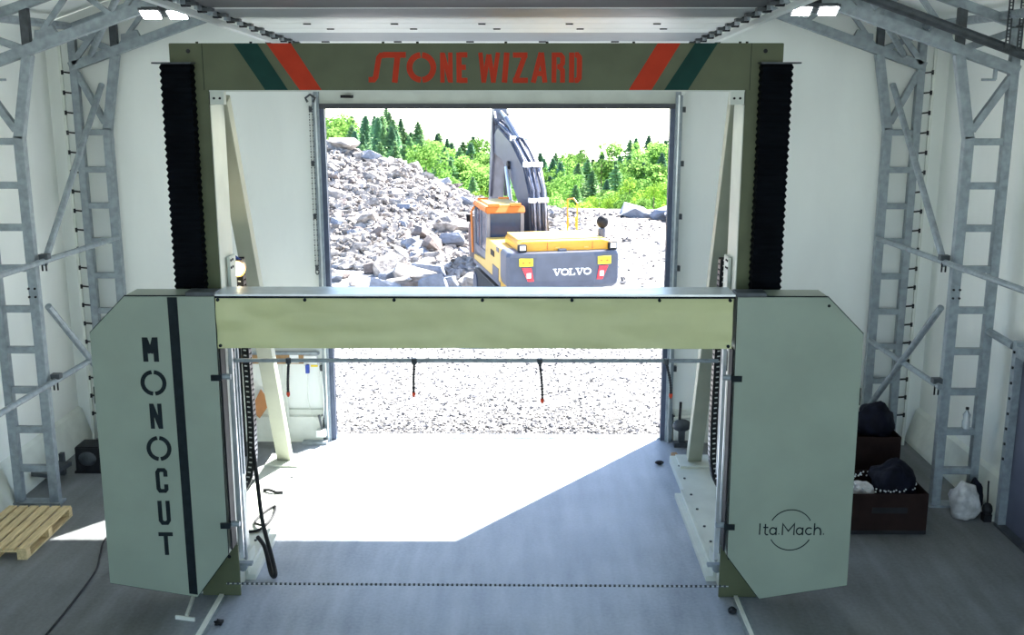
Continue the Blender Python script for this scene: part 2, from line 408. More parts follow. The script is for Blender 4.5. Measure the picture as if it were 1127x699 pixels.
# side door on the right wall
d2 = bpy.data.objects.new('door_2', None); C.objects.link(d2); struct(d2, 'dark slate side door in galvanised frame on the right wall', 'door')
box('door_leaf', 'door_blue', XR - .10, XR - .05, DY1, DY0 - .07, .03, 2.25, d2)
box('door_jamb', 'galv', XR - .2, XR - .02, DY0 - .07, DY0 + .03, 0, 2.45, d2)
box('door_jamb', 'galv', XR - .2, XR - .02, DY1 - .1, DY1, 0, 2.45, d2)
box('door_header', 'galv', XR - .2, XR - .02, DY1, DY0 - .07, 2.26, 2.4, d2)
box('door_sill', 'galv_dark', XR - .22, XR - .02, DY1, DY0, 0, .03, d2)
for k in range(8): box('hinge_pin', 'black', XR - .215, XR - .2, DY0 - .05, DY0 - .02, .9 + k * .2, .93 + k * .2, d2)
o = MB().cyl((6.10, 12.93, .12), (6.08, 12.93, .55), .012, 6).sphere((6.10, 12.93, .16), .07, 8, 6, (1, 1, 1.3)).box(6.05, 6.15, 12.88, 12.98, 0, .1).build('door_stop', 'black')
tag(o, 'small black floor bolt with upright handle beside the slate side door', 'door bolt')

# ------------------------------------------------------------------ steel hall frames
def hall_frame(Y, out, inn, topin, label, near):
    t = thing('hall_frame', label, 'steel frame', (HC, Y, 0))
    lo_e, up_e = 5.73, 6.27
    ridge_lo = lo_e + SL * 6.47; ridge_up = up_e + SL * 6.47
    def zl(a): return ridge_lo - SL * a
    def zu(a): return ridge_up - SL * a
    for s in (-1, 1):
        P = lambda a, z, y=0: (s * a, y, z)
        barp('outer_chord', 'galv', P(out, 0), P(out, zu(out)), .11, .11, t, bevel=.006)
        barp('inner_chord', 'galv', P(inn, 0), P(inn, 4.93), .12, .12, t, bevel=.006)
        barp('upper_chord_link', 'galv', P(inn, 4.90), P(topin, zl(topin) - .05), .12, .12, t, bevel=.006)
        barp('rafter_lower_chord', 'galv', P(out + .05, zl(out + .05)), P(0, ridge_lo), .13, .14, t, bevel=.006)
        barp('rafter_upper_chord', 'galv', P(out + .05, zu(out + .05)), P(0, ridge_up), .11, .11, t, bevel=.006)
        box('foot_plate', 'galv', s * (inn - .1), s * (out + .1), -.1, .1, 0, .03, t)
        k = 0
        for z in (.5, 1.05, 1.6, 2.15, 2.7, 3.24, 3.77, 4.31, 4.86):
            barp('rung', 'galv', P(inn + .055, z), P(out - .05, z), .085, .085, t)
        barp('knee_diagonal', 'galv', P(inn + .03, 5.0), P(out - .03, zl(out) - .1), .085, .085, t)
        a = topin; prev = (topin, zl(topin))
        barp('web_post', 'galv_dark', P(topin, zl(topin)), P(topin, zu(topin)), .10, .09, t)
        barp('web_diagonal', 'galv', P(topin + .02, zl(topin)), P(out - .03, zu(out) - .08), .085, .08, t)
        if not near:
            barp('web_diagonal', 'galv', P(topin + .05, zu(topin + .05), -.05), P(out, zl(out) + .03, -.05), .085, .04, t)
        a = topin; up = False; i = 0
        while a > .6:
            b2 = a - .62
            p = P(a - .03, zl(a)); q = P(b2, zu(b2)); p2 = P(b2 - .03, zl(b2))
            barp('web_diagonal', 'galv', p, q, .06, .06, t)
            if i % 2 == 1: barp('web_post', 'galv_dark', q, p2, .05, .05, t)
            else: barp('web_diagonal', 'galv', q, P(b2 - .5, zl(b2 - .5)), .06, .06, t); b2 -= .5
            a = b2; i += 1
        # gusset with round cut look
        fn = lambda u, v, d: (s * u, d, v)
        MB().prism([(topin - .42, zl(topin - .42)), (topin - .1, zl(topin - .1)), (topin - .12, zl(topin - .1) + .2), (topin - .22, zl(topin) + .25), (topin - .34, zl(topin - .34) + .18)], fn, -.045, .045).build('gusset', 'galv', t)
        if near:
            o = MB().bar(P(inn + .1, 5.62), P(inn + .27, 5.62), .03, .03).bar(P(inn + .26, 5.62), P(inn + .26, zl(inn + .26)), .035, .05)
            o.build('hanger_bracket', 'galv', t)
            for z in (2.87, 2.98):
                for q in (-.03, .05): MB().cyl(P(inn + q, z, -.075), P(inn + q, z, -.055), .016, 6).build('bolt', 'black', t)
        else:
            zz = .5
            while zz < 6.0:
                x = out + .07
                m = MB().bar(P(x - .02, zz, -.05), P(x + .09, zz + .015, -.07), .022, .022).bar(P(x + .085, zz - .025, -.07), P(x + .085, zz + .04, -.07), .03, .02)
                m.build('lacing_hook', 'black', t); zz += .29
            barp('lacing_strip', 'skirt', P(out + .19, 0, -.02), P(out + .19, zu(out) - .25, -.02), .04, .04, t)
    return t
hall_frame(13.45, 6.44, 5.96, 5.75, 'nearer galvanised lattice frame with ladder legs standing before both side walls', True)
hall_frame(15.90, 6.20, 5.78, 5.58, 'galvanised lattice frame with ladder legs set against the gable wall', False)

def rod(name, label, cat, p, q, r=.035, m='galv', clamp=None):
    t = thing(name, label, cat, p)
    d = Vector(q) - Vector(p)
    MB().cyl((0, 0, 0), d, r, 10).build('tube', m, t, smooth=False)
    for f in (clamp or []):
        c = d * f; MB().box(c.x - .06, c.x + .06, c.y - .05, c.y + .05, c.z + r * .6, c.z + r + .05).build('clamp', 'galv_dark', t)
        MB().cyl((c.x + .02, c.y - .03, c.z - .13), (c.x + .02, c.y - .03, c.z), .012, 6).cyl((c.x - .03, c.y - .03, c.z - .13), (c.x - .03, c.y - .03, c.z), .012, 6).build('clamp_bolt', 'black', t)
    return t
for s, sd_, x0 in ((-1, 'left', HC - 5.84), (1, 'right', HC + 5.84)):
    xf = HC + s * 5.66
    rod('brace_rod', 'steel tube brace sloping down from gable frame top on the %s wall' % sd_, 'brace', (xf + s * .12, 15.8, 5.55), (x0, 13.52, 3.28), .045)
    rod('brace_rod', 'steel tube brace sloping down towards the %s corner behind the cabinet' % sd_, 'brace', (x0, 13.52, 2.72), (xf, 15.8, .45), .045)
    rod('tie_tube', 'upper horizontal steel tube tying the two frames on the %s wall' % sd_, 'rail', (HC + s * 5.72, 15.78, 3.30), (HC + s * 6.06, 9.0, 3.36), .04, clamp=[.33])
    rod('tie_tube', 'lower horizontal steel tube tying the two frames on the %s wall' % sd_, 'rail', (HC + s * 5.72, 15.78, 1.72), (HC + s * 6.06, 9.0, 1.68) if s < 0 else (HC + s * 5.84, 13.3, 1.70), .04, clamp=[.33] if s < 0 else [.95])
    rod('eave_purlin', 'galvanised eave purlin running along the top of the %s wall' % sd_, 'purlin', (HC + s * 6.2, 15.8, 6.38), (HC + s * 6.25, 11.0, 6.38), .055)
    rod('roof_brace', 'steel tube roof brace between the rafters on the %s side' % sd_, 'brace', (HC + s * 4.55, 13.5, 6.72), (HC + s * 5.9, 15.8, 5.98), .045)
rod('frame_arm', 'short galvanised arm from the near right frame leg to the side door', 'arm', (6.10, 13.40, 2.43), (6.2, 12.9, 2.36), .05)
rod('cable_duct', 'dark duct tube running along the right rafter', 'duct', (3.9, 13.22, 6.68), (6.32, 13.22, 5.84), .06, 'galv_dark')
for x, l in ((5.84, 'perforated steel strap hanging at the right rafter, nearer the middle'), (5.98, 'perforated steel strap hanging at the right rafter, nearer the wall')):
    t = thing('perforated_strap', l, 'strap', (x, 13.1, 5.95))
    for k in range(18):
        MB().box(-.03, -.012, -.004, .004, k * .04, k * .04 + .04).box(.012, .03, -.004, .004, k * .04, k * .04 + .04).box(-.03, .03, -.004, .004, k * .04, k * .04 + .012).build('strap_link', 'galv_dark', t)

# flood lamps
for p, l, rz in (((-4.27, 13.15, 6.36), 'twin LED flood lamp under the left rafter', .12), ((3.53, 13.15, 6.40), 'twin LED flood lamp under the right rafter', -.12)):
    t = thing('flood_lamp', l, 'lamp', p, rz); t.rotation_euler = (R(-17), 0, rz)
    box('housing', 'galv_dark', -.26, .26, -.05, .15, .05, .10, t)
    for x in (-.155, .155):
        box('led_frame', 'galv_dark', x - .12, x + .12, -.15, .13, .02, .05, t)
        box('led_panel', 'led', x - .10, x + .10, -.13, .11, .008, .021, t)
    box('bracket', 'black', -.08, .08, .0, .1, .10, .22, t)

# ------------------------------------------------------------------ the stone wire saw
MX = -0.44
saw = thing('wire_saw_machine', 'large grey-green stone wire saw portal with lettered beam and two wheel cabinets', 'wire saw', (MX, 11.3, 0))
YO = 11.3
def LY(y): return y - YO
def sub(o, parent): o.parent = parent; return o
fxz = lambda u, v, d: (u, LY(d), v)

beam = MB().box(-3.125, 3.115, LY(11.05), LY(11.5), 5.512, 5.978).build('top_beam', 'paint_frame', saw, bevel=.006)
for s in (-1, 1):
    fp = MB().box(s * 2.785, s * 2.79, LY(11.047), LY(11.05), 5.512, 5.978).build('seam', 'letter_dark', beam)
    MB().cyl((s * 2.93, LY(11.044), 5.9), (s * 2.93, LY(11.05), 5.9), .022, 10).build('lifting_hole', 'black', beam)
for x in (-2.85, -2.3, -1.9, -.95, -.6, .3, .72, 1.6, 2.75, 2.68):
    MB().cyl((x, LY(11.1), 5.975), (x, LY(11.1), 5.995), .014, 6).build('bolt', 'black', beam)
box('bottom_flange', 'paint_light', -2.74, 2.74, LY(11.045), LY(11.5), 5.497, 5.512, beam)
def para(a, b, c, d, m, nm):
    MB().prism([(a, 5.977), (b, 5.977), (d, 5.513), (c, 5.513)], fxz, 11.046, 11.05).build(nm, m, beam)
para(-2.903 - MX, -2.663 - MX, -2.603 - MX, -2.37 - MX, 'green', 'green_stripe')
para(-2.57 - MX, -2.321 - MX, -2.249 - MX, -2.026 - MX, 'red', 'red_stripe')
para(1.398 - MX, 1.628 - MX, 1.115 - MX, 1.347 - MX, 'red', 'red_stripe')
para(1.775 - MX, 2.004 - MX, 1.477 - MX, 1.718 - MX, 'green', 'green_stripe')
# lettering on the beam, drawn as strokes; design units (u right, v down)
def beam_fn(u, v, d): return (-1.546 + (u - 98) * .002296 - MX, LY(d), 5.885 - (v - 72) * .00224)
SW = [
    ([[(100, 192), (122, 192), (132, 180), (148, 96), (158, 84), (178, 84)]], 24),
    ([[(166, 82), (268, 82)], [(232, 82), (216, 205)]], 25),
    ([arc(336, 138, 53, 55, 94, 266, 16), arc(336, 138, 53, 55, -86, 86, 16)], 26),
    ([[(429, 205), (429, 72)], [(432, 76), (463, 201)], [(465, 205), (465, 72)]], 19),
    ([[(503, 205), (503, 72)], [(503, 82), (540, 82)], [(503, 137), (533, 137)], [(503, 195), (540, 195)]], 23),
    ([[(598, 72), (612, 205)], [(612, 205), (634, 80)], [(637, 80), (655, 205)], [(655, 205), (676, 72)]], 19),
    ([[(715, 72), (704, 205)]], 24),
    ([[(742, 83), (806, 83)], [(794, 88), (756, 190)], [(742, 195), (808, 195)]], 23),
    ([[(832, 205), (866, 72)], [(868, 72), (884, 205)], [(848, 165), (880, 165)]], 22),
    ([[(924, 205), (924, 72)], [(924, 82), (952, 82), (962, 94), (962, 120), (952, 134), (938, 134)], [(948, 136), (962, 150), (962, 205)]], 21),
    ([[(1002, 205), (1002, 72)], [(1016, 82), (1026, 82), (1036, 94), (1036, 184), (1026, 195), (1016, 195)]], 23)]
for li, (ss, wd) in enumerate(SW):
    m = MB()
    for i_, st in enumerate(ss): m.ribbon(st, wd, beam_fn, 11.046 - .0007 * i_ - .0017 * (li % 2), 11.05)
    m.build('letter', 'red', beam)

cabs = {}
for s in (-1, 1):
    col = MB().box(s * 2.75, s * 3.13, LY(11.055), LY(11.6), .11, 5.512).build('column', 'paint_frame', saw, bevel=.006)
    MB().box(s * 2.742, s * 2.75, LY(11.08), LY(11.58), .12, 5.36).build('inner_lit_face', 'paint_light', col)  # inner side painted lighter for the daylight falling in from the door
    br = MB().box(s * 2.60, s * 2.742, LY(11.07), LY(11.16), 5.365, 5.497).build('top_bracket', 'paint_light', col)
    for q in (2.64, 2.70): MB().cyl((s * q, LY(11.062), 5.43), (s * q, LY(11.07), 5.43), .013, 8).build('bracket_bolt', 'black', col)
    # pleated bellows
    m = MB(); z = .5; k = 0; rings = []
    while z < 5.77:
        e = .0 if k % 2 == 0 else .016
        rings.append([(s * (2.87 + e), LY(10.90 + e), z), (s * (3.19 - e), LY(10.90 + e), z), (s * (3.19 - e), LY(11.05), z), (s * (2.87 + e), LY(11.05), z)]); z += .034; k += 1
    vs = [v for r_ in rings for v in r_]
    fs = [(i * 4 + j, i * 4 + (j + 1) % 4, i * 4 + 4 + (j + 1) % 4, i * 4 + 4 + j) for i in range(len(rings) - 1) for j in range(4)] + [(0, 1, 2, 3), tuple(range(len(vs) - 4, len(vs)))]
    bl = m.add(vs, fs).build('bellows', 'bellows', saw)
    MB().box(s * 2.86, s * 3.26, LY(10.885), LY(11.05), 5.772, 5.788).build('bellows_top_plate', 'galv_dark', bl)
    # carriage on the column
    car = MB().box(s * 2.70, s * 2.735, LY(11.30), LY(11.54), 2.85, 3.74).build('carriage', 'paint_light', saw, bevel=.005)
    for z in (3.62, 3.70):
        for y in (11.33, 11.40): MB().cyl((s * 2.69, LY(y), z), (s * 2.70, LY(y), z), .013, 8).build('bolt', 'black', car)
    # guide rails
    for a, y, z0, z1, wd, mm in ((2.70, 11.02, .42, 2.96, .035, 'steel_bright'), (2.69, 11.18, .25, 2.96, .03, 'galv'), (2.70, 11.30, 1.25, 2.9, .05, 'galv')):
        box('guide_rail', mm, s * (a - wd / 2), s * (a + wd / 2), LY(y), LY(y + .05), z0, z1, saw)
    # diagonal brace
    p = Vector((s * 2.80, LY(11.62), 5.42)); q = Vector((s * 3.02, LY(14.78), .17))
    bz = MB().bar(p, q, .20, .16, up=(0, 1, 0)).build('diagonal_brace', 'paint_mid', saw, bevel=.006)
    MB().box(s * 2.78, s * 3.26, LY(14.5), LY(15.0), .115, .15).build('brace_foot', 'paint_light', bz)
    # base
    ba = MB().box(s * 2.70, s * 3.28, LY(10.85), LY(15.05), 0, .115).build('base_plate', 'paint_light', saw, bevel=.006)
    MB().box(s * 2.585, s * 2.70, LY(11.18), LY(13.68), .004, .07).box(s * 2.665, s * 2.70, LY(11.18), LY(13.68), .07, .125).build('angle_rail', 'paint_light', ba)
    for y in (11.5, 12.0, 12.45, 13.0, 13.5, 14.1, 14.6): MB().cyl((s * 2.78, LY(y), .115), (s * 2.78, LY(y), .13), .018, 6).build('bolt', 'galv_dark', ba)
    MB().box(s * 2.69, s * 2.78, LY(10.95), LY(11.6), .125, .26).build('base_block', 'paint_light', ba)
    MB().cyl((s * 2.66, LY(10.95), .27), (s * 2.66, LY(11.03), .27), .05, 10).build('clamp', 'galv', ba)
    MB().box(s * 2.55, s * 2.72, LY(10.93), LY(11.0), .30, .33).build('clamp_arm', 'galv', ba)
    gp = MB().prism([(s * 2.66, .004), (s * 3.08, .004), (s * 3.08, .6), (s * 2.66, .6)], fxz, 10.805, 10.83).build('front_plate', 'paint_frame', saw)
    MB().cyl((s * 2.76, LY(10.80), .47), (s * 2.76, LY(10.806), .47), .02, 10).build('hole', 'black', gp)
    # wheel cabinet
    poly = [(3.92, 3.11), (3.54, 3.49), (2.63, 3.49), (2.65, .68), (3.01, .19), (3.94, .35)]
    P = [(s * a, z) for a, z in poly]
    body = MB().prism(P, fxz, 10.42, 10.78).build('wheel_cabinet', 'paint_cab', saw)
    cx, cz = s * 3.28, 1.9
    MB().prism([(cx + (u - cx) * 1.004, cz + (v - cz) * 1.004) for u, v in P], fxz, 10.412, 10.425).build('edge_seal', 'letter_dark', body)
    MB().prism([(cx + (u - cx) * .996, cz + (v - cz) * .997) for u, v in P], fxz, 10.398, 10.412).build('front_panel', 'paint_cab', body)
    MB().box(s * 2.615, s * 2.632, LY(10.45), LY(10.62), .72, 2.93).build('side_slot', 'black', body)
    MB().box(s * 2.57, s * 2.61, LY(10.70), LY(10.74), .5, 2.93).build('side_rail', 'steel_bright', body)
    for z in (2.64, 1.02):
        MB().box(s * 2.60, s * 2.71, LY(10.375), LY(10.40), z - .03, z + .03).build('latch', 'letter_dark', body)
        MB().cyl((s * 2.52, LY(10.44), z), (s * 2.61, LY(10.44), z), .03, 10).build('latch_knob', 'galv', body)
    for a, z in ((3.55, 3.40),) if s > 0 else ():
        MB().cyl((s * a, LY(10.392), z), (s * a, LY(10.40), z), .016, 8).build('screw', 'letter_dark', body)
    for z in (2.35, .95): MB().box(s * 3.925, s * 3.945, LY(10.43), LY(10.5), z, z + .18).build('hinge', 'letter_dark', body)
    MB().box(s * 2.62, s * 2.92, LY(10.40), LY(10.6), 3.492, 3.53).build('top_clip', 'galv_dark', body)
    cabs[s] = body
# cabinet lettering, left
cb = cabs[-1]
MB().prism([(-3.545 - MX, 3.48), (-3.445 - MX, 3.48), (-3.445 - MX, .222), (-3.535 - MX, .235)], fxz, 10.394, 10.398).build('black_stripe', 'letter_dark', cb)
def glyph(name, strokes, wd, cx, cz, w, h, mname, parent):
    fn = lambda u, v, d: (cx - MX + (u - .5) * w, LY(d), cz + (v - .5) * h)
    m = MB()
    for i_, st in enumerate(strokes):
        pts = [((u) * w, v * h) for u, v in st]
        m.ribbon(pts, wd, lambda u, v, d: (cx - MX + u - .5 * w, LY(d), cz + v - .5 * h), 10.394 - .0007 * i_, 10.398)
    return m.build(name, mname, parent)
Gm = {'M': [[(.16, 0), (.16, 1)], [(.2, .97), (.5, .35)], [(.5, .35), (.8, .97)], [(.84, 1), (.84, 0)]],
      'O': [arc(.5, .5, .42, .42, 96, 264, 14), arc(.5, .5, .42, .42, -84, 84, 14)],
      'N': [[(.17, 0), (.17, 1)], [(.2, .96), (.8, .04)], [(.83, 0), (.83, 1)]],
      'C': [[(.84, .66), (.84, .86), (.72, .93), (.3, .93), (.17, .83), (.17, .17), (.3, .07), (.72, .07), (.84, .14), (.84, .34)]],
      'U': [[(.17, 1), (.17, .18), (.32, .07), (.68, .07), (.83, .18), (.83, 1)]],
      'T': [[(0, .92), (1, .92)], [(.5, .92), (.5, 0)]]}
for ch, x, z, w_, h_, wd in (('M', -3.752, 2.936, .161, .255, .05), ('O', -3.747, 2.583, .268, .275, .042), ('N', -3.746, 2.226, .127, .270, .042),
                             ('O', -3.742, 1.875, .258, .275, .042), ('C', -3.738, 1.522, .124, .270, .042), ('U', -3.738, 1.161, .129, .268, .043), ('T', -3.742, .81, .151, .257, .043)):
    glyph('letter', Gm[ch], wd, x, z, w_, h_, 'letter_dark', cb)
# round logo, right
cb = cabs[1]
def logo_fn(u, v, d): return (2.863 - MX + (u - 445) * .00304, LY(d), .986 - (v - 358) * .00316)
for a0, a1 in ((28, 152), (208, 332)):
    MB().ribbon([(u, 716 - v) for u, v in arc(445, 358, 75, 72, a0, a1, 24)], 3.2, logo_fn, 10.394, 10.398).build('logo_arc', 'letter_dark', cb)
LG = [[[(338, 335), (338, 375)]],
      [[(357, 337), (357, 370), (361, 375), (368, 375)], [(350, 349), (367, 349)]],
      [arc(384, 362, 11, 12, 0, 360, 16), [(395, 349), (395, 376)]],
      [[(403, 372), (406, 372)]],
      [[(417, 376), (417, 336), (437, 362), (457, 336), (457, 376)]],
      [arc(476, 362, 11, 12, 0, 360, 16), [(487, 349), (487, 376)]],
      [arc(509, 362, 12, 12, 45, 315, 14)],
      [[(527, 334), (527, 376)], [(527, 362), (530, 353), (538, 349), (546, 353), (549, 362), (549, 376)]],
      [[(558, 372), (561, 372)]]]
for st in LG:
    m = MB()
    for i_, q in enumerate(st): m.ribbon(q, 4.2, logo_fn, 10.394 - .0007 * i_, 10.398)
    m.build('letter', 'letter_dark', cb)

# cross beam with its cover sheet
xb = MB().box(-2.62, 2.60, LY(10.46), LY(10.78), 2.96, 3.47).build('cross_beam', 'paint_cab', saw)
MB().box(-2.63, 2.61, LY(10.40), LY(10.80), 3.492, 3.512).build('top_plate', 'steel_bright', xb)
MB().box(-2.63, 2.61, LY(10.408), LY(10.425), 3.468, 3.492).build('edge_seal', 'letter_dark', xb)
nx, nz_ = 120, 14; vs = []
for layer in (0, 1):
    for j in range(nz_ + 1):
        for i in range(nx + 1):
            x = -2.635 + 5.235 * i / nx; t = j / nz_; z = 2.945 + .53 * t
            wr = .03 * noise.noise((x * 1.2, t * 2.2, 1)) + .032 * noise.noise((x * 2.6 + t * 2, t * 2.5 - x, 5)) * (1.0 + .8 * max(0, min(1, -x - 1.2))) + .02 * noise.noise((x * .8, t * 5, 8))
            wr *= min(1, 6 * min(t, 1 - t) + .3)
            z += (.004 * noise.noise((x * 2, 0, 9)) if j == 0 else 0)
            vs.append((x, LY(10.43 + wr * .8 + .004 * layer), z))
n1 = (nx + 1) * (nz_ + 1); fs = []
for j in range(nz_):
    for i in range(nx):
        a = j * (nx + 1) + i; q = (a, a + 1, a + nx + 2, a + nx + 1); fs.append(q); fs.append(tuple(k + n1 for k in q[::-1]))
sh = MB().add(vs, fs).build('cover_sheet', 'tarp', saw, smooth=True)
for x in (-2.60, -1.72, -.82, .07, .97, 1.85, 2.56):
    MB().cyl((x, LY(10.405), 3.45), (x, LY(10.42), 3.45), .017, 10).build('screw', 'letter_dark', sh)
for x in (-2.60, 2.56): MB().cyl((x, LY(10.405), 2.975), (x, LY(10.42), 2.975), .017, 10).build('screw', 'letter_dark', sh)

# spray pipe with hanging nozzles
sp = MB().cyl((-2.70, LY(10.95), 2.676), (2.57, LY(10.95), 2.680), .022, 10).build('spray_pipe', 'galv', saw)
for s in (-1, 1): MB().box(s * 2.62, s * 2.71, LY(10.9), LY(11.0), 2.58, 2.78).build('pipe_bracket', 'galv_dark', sp, bevel=.004)
for x, L_, dx in ((-2.471, .33, -.02), (-1.124, .33, -.012), (.22, .40, .03), (1.572, .34, .06)):
    x -= MX; pts = []
    for k in range(9):
        t = k / 8; pts.append((x + dx * math.sin(t * 1.6), LY(10.93), 2.66 - L_ * t))
    m = MB()
    for k in range(24):
        t = (k + .5) / 24; c_ = (x + dx * math.sin(t * 1.6), LY(10.93), 2.66 - L_ * t)
        m.sphere(c_, .017 if k % 2 else .013, 7, 4)
    m.build('spray_hose', 'rubber', sp)
    e = pts[-1]; MB().tube([e, (e[0], e[1], e[2] - .03), (e[0], e[1], e[2] - .055)], [.018, .02, .008], 8).build('nozzle_tip', 'nozzle', sp)
    MB().cyl((x, LY(10.92), 2.65), (x, LY(10.92), 2.71), .028, 8).build('hose_valve', 'galv_dark', sp)

# cable chains
def chain_path(pts, n):
    P_ = [Vector(p) for p in pts]; Ls = [0]
    for a, b2 in zip(P_, P_[1:]): Ls.append(Ls[-1] + (b2 - a).length)
    out = []
    for i in range(n + 1):
        d = Ls[-1] * i / n
        k = max(j for j in range(len(Ls)) if Ls[j] <= d + 1e-9); k = min(k, len(P_) - 2)
        out.append(P_[k].lerp(P_[k + 1], (d - Ls[k]) / max(1e-6, Ls[k + 1] - Ls[k])))
    return out
for s in (-1, 1):
    y = 12.0
    pts = [(s * 2.78, LY(y), 3.62), (s * 2.76, LY(y), 2.6), (s * 2.745, LY(y), 1.6), (s * 2.755, LY(y), 1.2), (s * 2.80, LY(y), .95), (s * 2.90, LY(y - .1), .78)]
    path = chain_path(pts, 46); m = MB(); m2 = MB()
    for a, b2 in zip(path, path[1:]):
        d = (b2 - a); a2 = a - d * .02; b3 = b2 + d * .02
        m.bar(a2 + Vector((0, -.06, 0)), b3 + Vector((0, -.06, 0)), .085, .02)
        m.bar(a2 + Vector((0, .05, 0)), b3 + Vector((0, .05, 0)), .085, .02)
        m.bar(a + d * .3 + Vector((-s * .035, 0, 0)), b2 - d * .05 + Vector((-s * .035, 0, 0)), .015, .12)
        m2.bar(a + d * .25 + Vector((-s * .012, -.073, 0)), a + d * .45 + Vector((s * .02, -.073, .018)), .014, .006)
    ch = m.build('cable_chain', 'black_gloss', saw)
    o = m2.build('chain_crossbars', 'white_plastic', ch); o['kind'] = 'stuff'
    MB().tube([(s * 2.85, LY(y + .02), 1.2), (s * 2.85, LY(y + .02), 3.6)], .02, 8).build('supply_hose', 'rubber', ch)
# beaded diamond wire
dw = MB().cyl((-2.75, LY(10.6), .25), (2.72, LY(10.6), .235), .006, 6).build('diamond_wire', 'steel_bright', saw)
m = MB(); x = -2.74
while x < 2.7:
    z = .25 - .015 * (x + 2.75) / 5.47
    m.cyl((x, LY(10.6), z), (x + .024, LY(10.6), z), .015, 6); x += .052
o = m.build('wire_beads', 'galv_dark', dw); o['kind'] = 'stuff'

# loose cables by the left base
def cable(name, label, pts, r, m='black', cat='cable'):
    # smooth path
    P_ = [Vector(p) for p in pts]; out = []
    for i in range(len(P_) - 1):
        p0 = P_[max(i - 1, 0)]; p1 = P_[i]; p2 = P_[i + 1]; p3 = P_[min(i + 2, len(P_) - 1)]
        for k in range(8):
            t = k / 8
            out.append(.5 * ((2 * p1) + (-p0 + p2) * t + (2 * p0 - 5 * p1 + 4 * p2 - p3) * t * t + (-p0 + 3 * p1 - 3 * p2 + p3) * t ** 3))
    out.append(P_[-1])
    return tag(MB().tube(out, r, 8).build(name, m, None, True), label, cat)
cable('power_cable', 'thick black cable hanging from the cable chain beside the left cabinet', [(-3.18, 11.95, 1.35), (-3.12, 11.85, .95), (-3.02, 11.6, .55), (-2.86, 11.35, .16), (-2.80, 11.2, .06), (-2.86, 11.25, .05), (-2.98, 11.5, .25), (-3.1, 11.65, .32)], .026)
cable('cable_coil', 'loop of black cable lying on the left base plate', [(-3.18, 12.3, .18), (-3.35, 12.5, .14), (-3.28, 12.9, .14), (-3.0 - .2, 13.0, .14), (-3.16, 12.6, .15), (-3.25, 12.25, .14), (-3.45, 12.2, .14)], .018)
cable('short_cable', 'short black cable end with connector on the left base plate', [(-3.5, 13.6, .13), (-3.4, 13.55, .15), (-3.3, 13.5, .135), (-3.22, 13.52, .135)], .02)
cable('floor_cable', 'thin black cable on the floor in front of the pallet', [(-5.05, 13.0, .012), (-5.174, 12.32, .012), (-5.06, 11.8, .012), (-4.947, 11.367, .012), (-4.90, 10.6, .012), (-4.885, 9.9, .012), (-4.86, 9.0, .012)], .012)

# floor rails
for x, x2, l in ((-3.36, -3.25, 'steel floor rail under the left cabinet'), (2.36, 2.45, 'steel floor rail under the right cabinet')):
    t = thing('floor_rail', l, 'rail', ((x + x2) / 2, 9, 0)); hw = (x2 - x) / 2
    box('rail_head', 'skirt', -hw * .45, hw * .45, -.6, 1.78, 0.001, .035, t)
    box('rail_bed', 'galv', -hw * 1.2, hw * 1.2, -.6, 1.78, 0.0005, .012, t)
t = thing('floor_channel', 'short bent metal channel on the floor under the left cabinet', 'channel', (-3.6, 10.2, 0))
barp('channel_bar', 'skirt', (.05, .1, .02), (-.02, .62, .02), .05, .03, t)
barp('channel_foot', 'skirt', (-.06, .08, .012), (.16, .03, .012), .06, .02, t)
for p, l in (((-3.16, 10.15, .0), 'small dark lump beside the left floor rail'), ((2.3, 10.45, 0), 'small dark lump beside the right floor rail')):
    tag(MB().sphere((p[0], p[1], .03), .05, 8, 5, (1, 1, .7), .5, rnd).build('dirt_lump', 'black'), l, 'lump')

# work light clipped on the left chain
t = thing('work_light', 'small lit round work light clipped above the cross beam', 'work light', (-3.20, 11.88, 3.40))
MB().tube([(0, .10, .12), (0, .0, .13), (0, -.09, .12)], [.05, .085, .095], 16).build('reflector', 'copper', t)
MB().tube([(0, -.094, .12), (0, -.105, .12)], [.075, .07], 16).build('bulb', 'bulb', t)
MB().tube([(-.12, 0, .28), (-.05, .02, .25), (.0, .05, .2)], .018, 8).build('bracket', 'blue_plastic', t)
MB().tube([(-.15, .02, .12), (-.09, .02, .22), (0, .05, .18)], .012, 6).build('clip', 'black', t)
ld = bpy.data.lights.new('work_light_bulb', 'POINT'); ld.energy = 14; ld.color = (1, .85, .6); ld.shadow_soft_size = .06
lo = bpy.data.objects.new('work_light_bulb', ld); C.objects.link(lo); lo.parent = t; lo.location = (0, -.2, .12)

# ------------------------------------------------------------------ things in the hall
# pallet
t = thing('pallet', 'pale wooden pallet on the floor by the left frame leg', 'pallet', (-6.32, 12.35, 0))
for k in range(6):
    x = -.40 + k * .1425
    box('deck_plank', 'wood', x, x + .104, -.66, .66, .118, .142, t)
for y in (-.66, -.05, .56):
    box('cross_plank', 'wood', -.40, .4275, y, y + .10, .096, .118, t)
    for x in (-.40, -.05, .31): box('block', 'wood', x, x + .115, y, y + .10, .022, .096, t)
for x in (-.40, -.05, .31): box('bottom_plank', 'wood', x, x + .115, -.66, .66, 0, .022, t)

